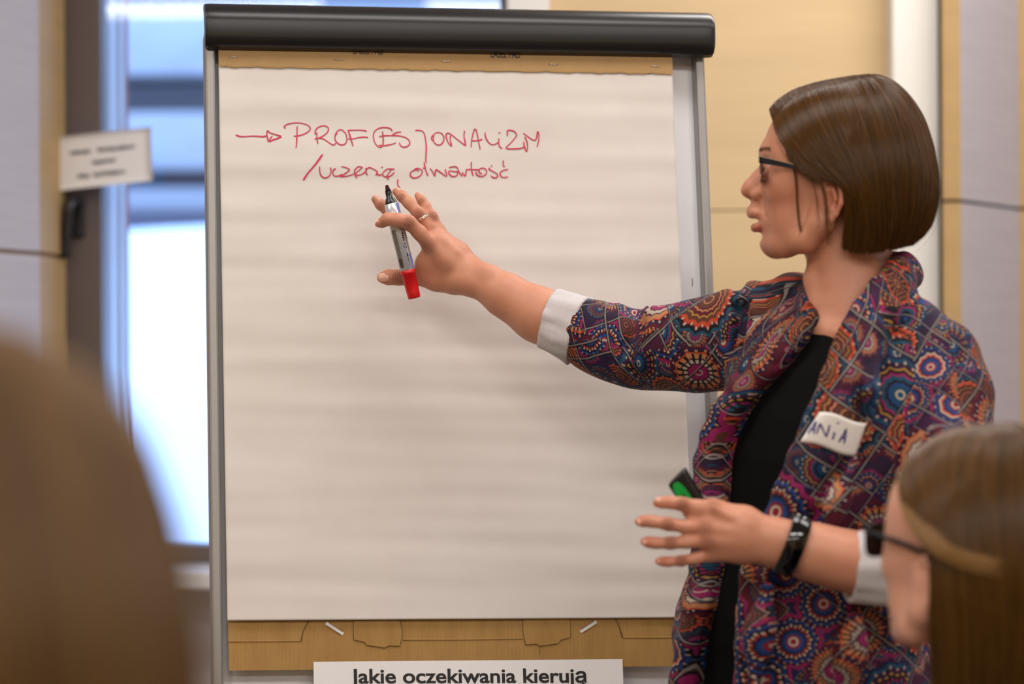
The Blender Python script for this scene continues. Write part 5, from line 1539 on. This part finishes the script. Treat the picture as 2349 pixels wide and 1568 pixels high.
# ================================================================ things she holds and wears
# ---- whiteboard marker in her raised hand
YM = -0.1225 + 0.0005
mk_tip, mk_end = W(887, 424, YM), W(951, 684, YM)
mk = empty('whiteboard_marker', tuple((mk_tip + mk_end) / 2), 'uncapped black-tipped whiteboard marker with grey barrel and red end held in the raised hand', 'marker')
mk['label'] = 'grey barrelled marker with red cap end and dark tip held in raised hand'
max_ = (mk_end - mk_tip); ML = np.linalg.norm(max_); max_ /= ML
mr = 17.0 / SPX(YM)
M['marker_grey'] = mat('grey_foil_barrel', (196, 198, 204), 0.24, metal=0.35)
M['marker_red'] = mat('red_plastic', (206, 20, 26), 0.25)
M['marker_black'] = mat('black_plastic_cone', (16, 15, 17), 0.25)
M['felt'] = mat('dark_red_felt', (58, 18, 20), 0.9)
M['violet_print'] = mat('violet_blue_print', (112, 124, 196), 0.3)
def mkp(f): return f * ML
# fractions along the pen measured in the photograph
lathe('felt_tip', mk_tip, max_, [(0, 0.0010), (mkp(.006), mr * .22), (mkp(.03), mr * .30), (mkp(.075), mr * .34)], M['felt'], mk, 20)
lathe('cone', mk_tip, max_, [(mkp(.045), mr * .40), (mkp(.06), mr * .44), (mkp(.115), mr * .50), (mkp(.12), mr * .66), (mkp(.145), mr * .74), (mkp(.15), mr * .82), (mkp(.185), mr * .86), (mkp(.195), mr * .92)], M['marker_black'], mk, 28)
lathe('barrel', mk_tip, max_, [(mkp(.165), mr * .84), (mkp(.168), mr * .985), (mkp(.30), mr), (mkp(.755), mr), (mkp(.757), mr * .96)], M['marker_grey'], mk, 40)
capprof = [(mkp(.752), mr * 1.0), (mkp(.754), mr * 1.06), (mkp(.79), mr * 1.06), (mkp(.793), mr * 1.0), (mkp(.94), mr * .90), (mkp(.99), mr * .87), (mkp(1.0), mr * .78), (mkp(.992), mr * .5), (mkp(.99), mr * .1)]
cap = lathe('cap', mk_tip, max_, capprof, M['marker_red'], mk, 48)
# fluted grip of the cap
cv_ = np.zeros(len(cap.data.vertices) * 3, np.float32); cap.data.vertices.foreach_get('co', cv_); cv_ = cv_.reshape(-1, 3)
sv = (cv_ - mk_tip) @ max_; rv = cv_ - mk_tip - sv[:, None] * max_
ang = np.tile(np.arange(48) / 48 * 2 * PI, len(capprof)); flu = 1 - 0.07 * (np.cos(ang * 12) > 0) * ((sv > mkp(.80)) & (sv < mkp(.985)))
cap.data.vertices.foreach_set('co', (mk_tip + sv[:, None] * max_ + rv * flu[:, None]).astype(np.float32).ravel()); cap.data.update()
mside = np.cross(max_, np.array([0, -1.0, 0])); mside /= np.linalg.norm(mside); mfront = np.cross(mside, max_)
if mfront[1] > 0: mfront = -mfront
if mside[0] < 0: mside = -mside
def on_mark(f, ang, lift=0.00015):
    """point on the barrel: f along, ang round from the side facing the room, positive to the right"""
    nn = mfront * math.cos(ang) + mside * math.sin(ang)
    return mk_tip + max_ * mkp(f) + nn * (mr + lift), nn
def patch(name, f0, f1, a0, a1, mt, n=8, lift=0.00015):
    V = [on_mark(f, a, lift)[0] for f in np.linspace(f0, f1, 6) for a in np.linspace(a0, a1, n)]
    return mesh_obj(name, V, grid_faces(6, n), mt, mk)
M['label_olive'] = mat('grey_olive_print', (108, 106, 96), 0.35)
patch('print_panel', .395, .705, -0.98, -0.30, M['label_olive'])
patch('print_panel', .17, .40, 0.72, 1.25, M['violet_print'])
patch('print_panel', .62, .745, 0.80, 1.2, M['violet_print'])
for k in range(12):                                              # bar code
    f = .645 + k * .0068
    patch('bar', f, f + (.0042 if k % 3 else .0026), -0.95, -0.36, M['marker_black'], 6, 0.0003)
for k, (a, f0, f1) in enumerate(((-0.82, .43, .60), (-0.70, .42, .61), (-0.58, .44, .60), (-0.46, .43, .58))):
    patch('small_print', f0, f1, a - 0.012, a + 0.012, M['print_grey'] if k % 2 else M['alu_light'], 3, 0.0003)
for k, (f0, f1) in enumerate(((.43, .445), (.45, .462), (.467, .485), (.49, .50))):
    patch('small_print', f0, f1, 0.42, 0.62, M['marker_black'], 4, 0.0003)
# recycling mark and pen pictogram
def mark_stroke(name, pts_, w_, mt):
    V, F = [], []
    pts_ = np.array(pts_, float); t = np.gradient(pts_, axis=0); t /= np.linalg.norm(t, axis=1)[:, None]
    for (f, a), d in zip(pts_, t):
        for sg in (-1, 1): V.append(on_mark(f + -d[1] * w_ * sg * .08, a + d[0] * w_ * sg, 0.0003)[0])
    F = [(2 * i, 2 * i + 1, 2 * i + 3, 2 * i + 2) for i in range(len(pts_) - 1)]
    mesh_obj(name, V, F, mt, mk, False)
for q in range(3):
    th = np.linspace(q * 2.09, q * 2.09 + 1.5, 6)
    mark_stroke('recycling_mark', [(.545 + .018 * math.cos(t), .52 + .19 * math.sin(t)) for t in th], .05, M['marker_black'])
V = [on_mark(.600, .55)[0], on_mark(.622, .46)[0], on_mark(.622, .64)[0], on_mark(.640, .47)[0], on_mark(.640, .63)[0]]
mesh_obj('pen_pictogram', V, [(0, 1, 2), (1, 3, 4, 2)], M['marker_black'], mk, False)
mark_stroke('pen_pictogram', [(.64, .50), (.67, .52), (.70, .50), (.72, .42)], .03, M['marker_black'])

# ---- ring on her ring finger
M['white_gold'] = mat('white_gold', (226, 214, 196), 0.18, metal=1.0)
ra_, rb_ = W(978, 511, YI - .0035), W(958, 483, YI - .0055)
rax = (rb_ - ra_) / np.linalg.norm(rb_ - ra_); rc = W(968.5, 500, YI - .0048)
up_ = np.cross(rax, np.array([0, 1.0, 0])); up_ /= np.linalg.norm(up_); u2 = np.cross(rax, up_)
V = []
nr = 64
for k in range(nr):
    th = k / nr * 2 * PI
    d = up_ * math.cos(th) + u2 * math.sin(th)
    for o, h in ((-0.0002, -.0017), (0.0008, -.0018), (0.0011 + 0.0002 * math.sin(12 * th), -.0008), (0.0006, 0.0), (0.0011 + 0.0002 * math.cos(12 * th), .0008), (0.0008, .0018), (-0.0002, .0017)):
        V.append(rc + d * (14.9 / SPX(YI) + o) + rax * h)
ringo = mesh_obj('ring', V, grid_faces(nr + 1, 7)[:0] if False else np.array([((i * 7 + j), (i * 7 + (j + 1) % 7), ((i + 1) % nr) * 7 + (j + 1) % 7, ((i + 1) % nr) * 7 + j) for i in range(nr) for j in range(7)]), M['white_gold'])
tag(ringo, 'thin braided silver ring on a finger of the raised hand', 'ring')

# ---- fitness band on her lower wrist
fb = empty('fitness_band', tuple(W(1808, 1252, YL)), 'black rubber fitness band with glossy screen on the lower wrist', 'wristband')
M['band_black'] = mat('black_rubber', (14, 13, 15), 0.4)
M['band_gloss'] = mat('black_glass', (4, 4, 6), 0.06, spec=0.6)
ba, bb_ = W(1838, 1262, -0.587), W(1784, 1246, -0.587)
bax = (bb_ - ba) / np.linalg.norm(bb_ - ba); bax = bax + np.array([0, 0, 0.08]); bax /= np.linalg.norm(bax)
bc = W(1811, 1252, -0.583)
bu = np.array([0, 0, 1.0]) - bax * bax[2]; bu /= np.linalg.norm(bu); bv = np.cross(bax, bu)
if bv[1] > 0: bv = -bv
# girth of the wrist under the band, read off the body
_q = bp - bc; _ax = _q @ bax; _m = (np.abs(_ax) < 0.012) & (np.linalg.norm(_q, axis=1) < 0.06)
_r = _q[_m] - _ax[_m][:, None] * bax; _th = np.arctan2(_r @ bv, _r @ bu); _rd = np.linalg.norm(_r, axis=1)
_bins = np.array([max([0.018] + list(_rd[np.abs((_th - a + PI) % (2 * PI) - PI) < 0.16])) for a in np.arange(72) / 72 * 2 * PI])
_bins = sum(np.roll(_bins, k) for k in range(-3, 4)) / 7
def wrist_r(th): return float(np.interp(th % (2 * PI), np.arange(73) / 72 * 2 * PI, np.append(_bins, _bins[0])))
def band_loop(name, hw, r0, r1, mt, a0=0, a1=2 * PI, n=72, closed=True, par=None):
    V = []
    prof = [(-hw, r0), (-hw, r1 - .0006), (-hw + .0008, r1), (hw - .0008, r1), (hw, r1 - .0006), (hw, r0)]
    for k in range(n):
        th = a0 + (a1 - a0) * k / (n if closed else n - 1)
        for h, r in prof:
            V.append(bc + bax * h + (bu * math.cos(th) + bv * math.sin(th)) * (wrist_r(th) + r))
    m_ = len(prof)
    F = [((i * m_ + j), (i * m_ + (j + 1) % m_), ((i + 1) % n) * m_ + (j + 1) % m_, ((i + 1) % n) * m_ + j) for i in range(n if closed else n - 1) for j in range(m_)]
    if not closed: F += [tuple(range(m_)), tuple(range((n - 1) * m_, n * m_))[::-1]]
    return mesh_obj(name, V, F, mt, par or fb, True)
band_loop('strap', .0084, .0004, .0028, M['band_black'])
cap_ = band_loop('tracker', .0104, .0022, .0080, M['band_gloss'], 0.66, 2.50, 40, False)
for h, th in ((.004, .30), (-.003, .34)):
    nd = bu * math.cos(th) + bv * math.sin(th); d = nd * (wrist_r(th) + .0026)
    lathe('strap_stud', bc + bax * h + d, nd, [(0, .0018), (.0008, .0017), (.0012, .0010), (.0013, .0001)], M['steel'], fb, 14)

# ---- highlighter held behind the fingers of her lower hand
hg = empty('highlighter_pen', tuple(W(1590, 1150, -0.555)), 'black and green flat highlighter pen sticking up behind the fingers of the lower hand', 'highlighter')
hg['label'] = 'black highlighter with green side panel sticking up behind the lower hand'
M['hl_black'] = mat('black_highlighter_body', (20, 20, 20), 0.35)
M['hl_green'] = mat('green_highlighter_panel', (20, 168, 72), 0.35)
h0, h1 = W(1549, 1086, -0.552), W(1658, 1262, -0.540)
hax = (h1 - h0) / np.linalg.norm(h1 - h0); HL = np.linalg.norm(h1 - h0)
hn = np.array([-0.35, -1.0, 0.0]); hn -= hax * (hn @ hax); hn /= np.linalg.norm(hn); hs = np.cross(hn, hax)
if hs[0] < 0: hs = -hs
hw, ht = 0.0125, 0.0075
b = box_bm((0, -hw, -ht), (HL, hw, ht), 0.0028, None, 3)
for v in b.verts:                                            # slanted cut at the end, slight waist
    if v.co.x < 0.012: v.co.x += 0.006 * (-v.co.y / hw) * 0 + (0.0055 if v.co.y < 0 else 0)
    v.co.y *= 1 - 0.10 * max(0, (v.co.x - 0.02)) / HL
xform_bm(b, lambda c: h0 + hax * c[0] + hs * c[1] + hn * c[2])
bm_obj('body', b, M['hl_black'], hg, True)
pts_ = []
for k in range(28):
    t = k / 28 * 2 * PI
    u = math.copysign(abs(math.cos(t)) ** 0.7, math.cos(t)); v = math.copysign(abs(math.sin(t)) ** 0.7, math.sin(t))
    pts_.append((0.036 + 0.029 * u, -0.0035 + 0.0072 * v))
b = bmesh.new()
top = [b.verts.new(h0 + hax * x + hs * y + hn * (ht + 0.0006)) for x, y in pts_]; bot = [b.verts.new(h0 + hax * x + hs * y + hn * (ht - 0.001)) for x, y in pts_]
b.faces.new(top)
for k in range(28): b.faces.new((top[k], bot[k], bot[(k + 1) % 28], top[(k + 1) % 28]))
bm_obj('side_panel', b, M['hl_green'], hg, False)
M['hl_dark_green'] = mat('dark_green_print', (8, 96, 40), 0.4)
b = bmesh.new()
ov = [b.verts.new(h0 + hax * (0.030 + 0.008 * math.cos(k / 20 * 2 * PI)) + hs * (-0.003 + 0.0032 * math.sin(k / 20 * 2 * PI)) + hn * (ht + 0.0008)) for k in range(20)]
b.faces.new(ov); bm_obj('panel_mark', b, M['hl_dark_green'], hg, False)

# ---- name sticker on the jacket
jt_tree = None
from mathutils.bvhtree import BVHTree
jt_tree = BVHTree.FromPolygons([Vector(p_) for p_ in jp2], [tuple(int(i) for i in f) for f in jq])
def on_jacket(px, py, lift=0.0):
    d = Vector(ray(px, py)).normalized()
    h = jt_tree.ray_cast(Vector(CAM), d)
    n_ = np.array(h[1]); 
    if n_ @ np.array(d) > 0: n_ = -n_
    return np.array(h[0]), n_
C4 = [(1893, 936), (2000, 958), (1974, 1033), (1849, 1004)]
def tag_px(u, v):
    top = (1 - u) * np.array(C4[0], float) + u * np.array(C4[1]); bot = (1 - u) * np.array(C4[3], float) + u * np.array(C4[2])
    p_ = (1 - v) * top + v * bot
    return p_ + np.array([0, 4.5 * math.sin(2 * PI * u) * -1.0])
base_ = [[on_jacket(*tag_px(u, v))[0] for u in np.linspace(0, 1, 5)] for v in np.linspace(0, 1, 5)]
base_ = np.array(base_)
# a stiff sticker bridges the folds: smooth quadric through the samples, lifted clear of the cloth
uu, vv_ = np.meshgrid(np.linspace(0, 1, 5), np.linspace(0, 1, 5)); Aq = np.stack([np.ones(25), uu.ravel(), vv_.ravel(), uu.ravel() * vv_.ravel(), uu.ravel() ** 2], 1)
cf = np.linalg.lstsq(Aq, base_.reshape(-1, 3), rcond=None)[0]
tn = np.cross(base_[0, -1] - base_[0, 0], base_[-1, 0] - base_[0, 0]); tn /= np.linalg.norm(tn)
if tn[1] > 0: tn = -tn
res = (base_.reshape(-1, 3) - Aq @ cf) @ tn
tag_lift = max(0.0012, float(res.max()) + 0.0012)
def tag_pt(u, v, o=0.0):
    return np.array([1, u, v, u * v, u * u]) @ cf + tn * (tag_lift + o + 0.0018 * math.sin(2 * PI * u + 0.6)) + np.array([0, 0, 0.0022 * math.sin(2 * PI * u)])
ns_ = empty('name_sticker', tuple(tag_pt(.5, .5)), 'white handwritten name sticker on the chest of the patterned jacket', 'name tag')
M['sticker'] = mat('white_sticker', (242, 240, 236), 0.5)
M['ink_violet'] = mat('violet_blue_ink', (62, 44, 128), 0.5)
V = [tag_pt(u, v, -k * 0.0004) for k in (0, 1) for v in np.linspace(0, 1, 11) for u in np.linspace(0, 1, 17)]
nn = 11 * 17
ringi = list(range(17)) + [17 * j + 16 for j in range(1, 11)] + [170 + i for i in range(15, -1, -1)] + [17 * j for j in range(9, 0, -1)]
F = [tuple(f)[::-1] for f in grid_faces(11, 17)] + [tuple(f + nn) for f in grid_faces(11, 17)] + [(a, b_, b_ + nn, a + nn) for a, b_ in zip(ringi, ringi[1:] + ringi[:1])]
mesh_obj('label', V, F, M['sticker'], ns_)
ZT = lambda *p: [(1840 + x / 12.06, 920 + y / 12.06) for x, y in p]
def tag_uv(px, py):
    # invert the corner map by a few Newton steps
    q = np.array([0.5, 0.5])
    for _ in range(12):
        f = tag_px(*q) - np.array([px, py]); e = 1e-3
        Jm = np.stack([(tag_px(q[0] + e, q[1]) - tag_px(*q)) / e, (tag_px(q[0], q[1] + e) - tag_px(*q)) / e], 1)
        q = q - np.linalg.solve(Jm, f)
    return q
def tag_surf(px, py):
    q = tag_uv(px, py); return tag_pt(q[0], q[1]), tn
ribbon('written_name', [ZT((330, 780), (470, 560), (560, 430)), ZT((560, 430), (520, 600), (490, 780)), ZT((400, 665), (505, 655)), ZT((565, 780), (620, 620), (670, 480)), ZT((665, 480), (750, 680), (832, 860)), ZT((832, 860), (880, 690), (925, 520)),
                        (ZT((1045, 730), (1020, 830), (990, 930)), 4.6), ZT((1110, 470), (1175, 485)), (ZT((1150, 1005), (1260, 830), (1365, 630)), 4.2), (ZT((1365, 630), (1335, 840), (1295, 1045)), 4.0), ZT((1235, 880), (1330, 885))], tag_surf, 3.9, M['ink_violet'], ns_, lift=0.0004, n_per=4)
# ================================================================ two listeners in the foreground
def listener(tag_label, O, scale, psi, hair_guides_near, hair_cols, n_hair, hair_center, skin, cloth, seedv, strand_r, hair_label, glasses=None):
    """O: ear-level centre of the head; scale: metres per head unit; psi: how far the face is turned away"""
    f = np.array([-math.cos(psi), math.sin(psi), 0]); l = np.array([-math.sin(psi), -math.cos(psi), 0]); AX = np.array([f, l, [0, 0, 1.0]])
    def G(x, y, b=0.0):
        return O + (f * (1900 - x) + l * b + np.array([0, 0, 1.0]) * (440 - y)) * scale
    def G_arr(Q):
        return O + ((1900 - Q[..., 0])[..., None] * f + Q[..., 2][..., None] * l + (440 - Q[..., 1])[..., None] * np.array([0, 0, 1.0])) * scale
    root = empty('person', (O[0], O[1], 0), tag_label, 'person')
    S = Solid()
    def el(x, y, b, r, k=20, op='u'):
        for sg in ((1, -1) if b else (1,)): S.ell(G(x, y, b * sg), AX, np.array(r) * scale, k * scale, op)
    def ch(pts, k=8, op='u'):
        for sg in (1, -1): S.chain([(G(x, y, b * sg), r * scale) for x, y, b, r in pts], k * scale, op)
    el(1938, 348, 0, (176, 142, 150)); el(1846, 335, 0, (84, 112, 88), 30); el(1856, 455, 0, (98, 106, 120), 40)
    ch([(1784, 552, 10, 30), (1800, 556, 42, 29), (1848, 548, 84, 27), (1885, 510, 104, 25), (1896, 455, 112, 24)], 26)
    el(1782, 552, 0, (33, 36, 34), 24); el(1806, 440, 60, (46, 44, 40), 26); el(1822, 505, 52, (52, 46, 46), 26); el(1790, 497, 0, (54, 56, 52), 22); el(1834, 388, 72, (48, 34, 52), 40)
    ch([(1770, 350, 0, 17), (1776, 348, 34, 12), (1798, 354, 66, 8)], 30); el(1762, 386, 38, (16, 25, 15), 18, 's')
    ch([(1757, 382, 0, 10), (1741, 405, 0, 12), (1726, 424, 0, 14), (1720, 432, 0, 14)], 10); ch([(1734, 445, 16, 11), (1746, 444, 21, 11)], 7); el(1778, 432, 0, (36, 44, 48), 24)
    ch([(1738, 486, 0, 11), (1746, 486, 16, 10), (1762, 496, 30, 6)], 7); ch([(1742, 516, 0, 11), (1748, 516, 15, 10), (1762, 508, 30, 6)], 7)
    ch([(1765, 387, 15, 3.5), (1756, 380, 27, 4.5), (1754, 378, 40, 5), (1760, 381, 53, 5), (1771, 388, 63, 4)], 6)
    for sg in (1, -1):
        S.ell(G(1906, 462, sg * 122), AX, np.array([25, 8, 46]) * scale, 8 * scale)
        S.chain([(G(x, y, sg * b), r * scale) for x, y, b, r in ((1893, 446, 124, 6), (1905, 412, 134, 6.5), (1931, 442, 138, 6.5), (1918, 494, 130, 6), (1900, 508, 124, 8))], 5 * scale)
    S.chain([(G(1950, 500), 84 * scale), (G(1960, 640), 86 * scale), (G(1965, 760), 110 * scale)], 40 * scale)
    S.chain([(G(1965, 800, -230), 70 * scale), (G(1965, 760, 0), 110 * scale), (G(1965, 800, 230), 70 * scale)], 60 * scale)
    vx = 0.0035
    a, b = S.mesh(vx, O - np.array([0.24, 0.24, 0.30]), O + np.array([0.24, 0.24, 0.16]))
    body_ = mesh_obj('body', a, b, skin, root); vcol(body_, 'tint', np.ones((len(a), 3)))
    for sg in (1, -1):
        c = G(1779, 387, 38 * sg); r = 22.5 * scale
        e = lathe('eyeball', c - f * r, f, [(r * (1 - math.cos(q)), max(1e-5, r * math.sin(q))) for q in np.linspace(0.05, PI - 0.05, 12)], M['eye_white'], root, 16)
        lathe('iris', c + f * r * 0.86, f, [(0, r * 0.5), (r * 0.15, r * 0.22), (r * 0.155, 0.0002)], M['iris'], e, 14)
    # jumper over the shoulders, seated
    Cl = Solid(); q = lambda x, y, b: G(x, y, b)
    Cl.chain([(q(1968, 815, -240), 100 * scale), (q(1965, 770, 0), 138 * scale), (q(1968, 815, 240), 100 * scale)], 70 * scale)
    z0 = O[2]
    for (zz, w_, d_) in ((-0.30, .165, .105), (-0.42, .17, .115), (-0.56, .16, .115), (-0.70, .17, .12)):
        c = q(1968, 440, 0); c[2] = max(0.5, z0 + zz)
        Cl.ell(c, AX[[1, 0, 2]], (w_, d_, 0.12), 0.05)
    for sg in (-1, 1):
        a1, a2, a3 = q(1968, 830, 255 * sg), q(1960, 1290, 300 * sg), q(1560, 1360, 150 * sg)
        Cl.chain([(a1, 0.052), (a2, 0.045), (a3, 0.036)], 0.03)
    Cl.chain([(G(1955, 600), 80 * scale), (G(1958, 690), 98 * scale)], 0.004, 's')
    a, b = Cl.mesh(0.007, np.array([O[0] - 0.42, O[1] - 0.42, 0.38]), np.array([O[0] + 0.42, O[1] + 0.42, O[2] - 0.08]))
    mesh_obj('jumper', a, b, cloth, root)
    Lg = Solid()
    for sg in (-1, 1):
        h = np.array([O[0], O[1], 0.52]) + l * 0.09 * sg - f * 0.03; k_ = h + f * 0.42 + np.array([0, 0, -0.02]); an = k_ + np.array([0, 0, -0.44])
        Lg.chain([(h, 0.085), (k_, 0.062), (an, 0.045)], 0.03); Lg.cone(an, an + f * 0.14 + np.array([0, 0, -0.015]), 0.045, 0.036, 0.02)
    a, b = Lg.mesh(0.010, np.array([O[0] - 0.65, O[1] - 0.65, -0.02]), np.array([O[0] + 0.65, O[1] + 0.65, 0.64]))
    mesh_obj('trousers', a, b, M['trouser'], root)
    # hair
    gd = hair_guides_near + [[(x, y, -b - 6) for x, y, b in g] for g in hair_guides_near[:-1]][::-1]
    Sf = guide_surface(gd, 100, 40, None); HCn = np.array(hair_center, float)
    Sf = HCn + (Sf - HCn) * 0.955
    hm, hbm = hair_cols
    ho = mesh_obj('hair', G_arr(push(Sf, 1.0)).reshape(-1, 3), grid_faces(100, 40), hbm, root)
    ho['label'] = hair_label
    rg = np.random.default_rng(seedv)
    P = grow(gd, n_hair, 22, G_arr, HCn, rg, (0.92, 1.0), 1.5, 6.0, 60, 0.05, 5.0, lambda Q: push(Q, 1.02 + rg.uniform(0, 0.06, (Q.shape[0], 1, 1))))
    strands('strands', P, strand_r, hm, ho)
    return root, G, G_arr, f, l, ho, rg
M['skin_2'] = skin_mat('listener_skin', (220, 164, 140), (212, 148, 126))
M['hair_2'] = hair_mat('golden_brown_hair', (54, 33, 8), (112, 74, 22), 0.34)
M['hair_3'] = hair_mat('light_brown_hair', (58, 38, 10), (108, 74, 24), 0.5)
M['hair_gold'] = hair_mat('golden_lock', (132, 94, 46), (168, 126, 66), 0.3)
M['hair_base_2'] = mat('brown_hair_underlayer', (34, 21, 10), 0.55, var=0.3, var_scale=(120, 120, 12))
M['hair_base_3'] = mat('light_brown_hair_underlayer', (66, 40, 16), 0.6, var=0.35, var_scale=(60, 60, 8))
M['navy_knit'] = mat('navy_knit', (24, 24, 36), 0.9, spec=0.2, bump=0.4, bump_scale=400)
M['brown_knit'] = mat('brown_knit', (92, 62, 42), 0.9, spec=0.2, bump=0.4, bump_scale=400)
# ---- right: profile turned away, glasses
YR_ = -0.95; UN = 1 / 1953
O_r = W(2220, 1300, YR_)
long_near = [
 [(1788, 238, 0), (1800, 262, 46), (1822, 305, 92), (1852, 352, 122), (1872, 400, 136), (1880, 450, 142), (1880, 510, 142), (1878, 570, 138), (1880, 630, 132), (1886, 690, 126)],
 [(1806, 218, 0), (1820, 246, 56), (1846, 295, 104), (1878, 350, 136), (1898, 405, 150), (1906, 460, 156), (1908, 520, 156), (1908, 580, 150), (1908, 640, 144), (1910, 700, 136)],
 [(1850, 194, 0), (1866, 222, 60), (1892, 276, 114), (1922, 338, 148), (1944, 398, 164), (1956, 458, 170), (1960, 520, 168), (1958, 580, 162), (1954, 640, 154), (1950, 710, 144)],
 [(1910, 182, 0), (1926, 208, 60), (1948, 264, 120), (1974, 332, 156), (1996, 400, 172), (2006, 460, 176), (2010, 520, 172), (2008, 580, 166), (2002, 640, 156), (1994, 715, 142)],
 [(1965, 176, 0), (1988, 200, 52), (2014, 252, 108), (2040, 322, 144), (2060, 398, 160), (2066, 460, 160), (2066, 520, 154), (2060, 580, 144), (2050, 640, 132), (2038, 718, 118)],
 [(2000, 176, 0), (2036, 200, 40), (2076, 254, 78), (2104, 326, 106), (2120, 400, 118), (2124, 460, 118), (2120, 520, 110), (2110, 580, 102), (2096, 640, 92), (2078, 720, 80)],
 [(2010, 178, 0), (2058, 206, 4), (2104, 264, 8), (2132, 338, 10), (2148, 410, 10), (2150, 470, 8), (2142, 530, 6), (2130, 590, 4), (2112, 650, 2), (2090, 722, 0)],
]
r_root, Gr, Gr_arr, fr_r, lr_r, ho_r, rg_r = listener('brown haired woman with glasses listening at the lower right, seen from behind her cheek', O_r, UN, math.radians(48), [[(x + (48, 44, 24, 8, 0, 0, 0)[i] * min(1, max(0, (y - 232) / 34)), y, b) for x, y, b in g] for i, g in enumerate(long_near)], (M['hair_2'], M['hair_base_2']), 9000, (1945, 400, 0), M['skin_2'], M['navy_knit'], 21, 0.00022, 'long brown hair with a golden swept-back lock')
c = catmull([(1806, 268, 66), (1846, 300, 112), (1890, 340, 146), (1940, 372, 166), (1990, 396, 176), (2040, 410, 168), (2080, 416, 142)], 22)
off_ = rg_r.normal(0, 7, (500, 1, 3))
strands('swept_lock', Gr_arr(c[None] + off_ * np.linspace(0.5, 1, 22)[None, :, None] + rg_r.normal(0, 2, (500, 1, 3))), 0.00022, M['hair_gold'], ho_r)
g2 = empty('eyeglasses', tuple(Gr(1750, 390, 0)), 'thin dark eyeglasses worn by the brown haired listener at the lower right', 'glasses')
for sg in (1, -1):
    lp = []
    for k in range(32):
        t = k / 32 * 2 * PI; u = math.copysign(abs(math.cos(t)) ** 0.55, math.cos(t)); v = math.copysign(abs(math.sin(t)) ** 0.6, math.sin(t))
        lp.append(Gr(1749 + 0.0008 * (67 + 46 * u - 20) ** 2, 394 - 30 * v, (67 + 46 * u) * sg))
    lp = np.array(lp)
    tube('rim', np.concatenate([lp, lp[:1]]), 2.4 * UN, M['specs_dark'], g2, 8, ref=fr_r, caps=False)
    cc2 = lp.mean(0); V = [cc2] + list(lp) + [cc2 - fr_r * .0012] + list(lp - fr_r * .0012)
    F = [(0, 1 + k, 1 + (k + 1) % 32) for k in range(32)] + [(33, 34 + (k + 1) % 32, 34 + k) for k in range(32)]
    mesh_obj('lens', V, F, M['lens'], g2)
    tube('temple', [Gr(1756, 374, 114 * sg), Gr(1764, 376, 122 * sg), Gr(1800, 382, 127 * sg), Gr(1850, 390, 131 * sg), Gr(1900, 404, 134 * sg), Gr(1930, 436, 132 * sg)], 4.0 * UN, M['specs_dark'], g2, 8, ref=(0, 0, 1), flat=1.3)
tube('bridge', [Gr(1750, 382, b_) for b_ in (-22, 0, 22)], 2.6 * UN, M['specs_dark'], g2, 8, ref=fr_r)
# ---- left: very close, seen from behind, long light brown hair
YL2 = -2.22
O_l = W(-34, 1490, YL2)
wide = [[(1945 + (x - 1945) * (1 + 0.0009 * max(0, y - 330)), y + (max(0, y - 420) * 0.9), b * (1.04 + 0.0014 * max(0, y - 290)) + (8 if abs(b) > 20 else 0)) for x, y, b in g] for g in long_near]
listener('listener with long light brown hair very close at the lower left, seen from behind', O_l, UN, math.radians(118), wide, (M['hair_3'], M['hair_base_3']), 7000, (1945, 420, 0), M['skin_2'], M['brown_knit'], 33, 0.00025, 'long light brown hair')
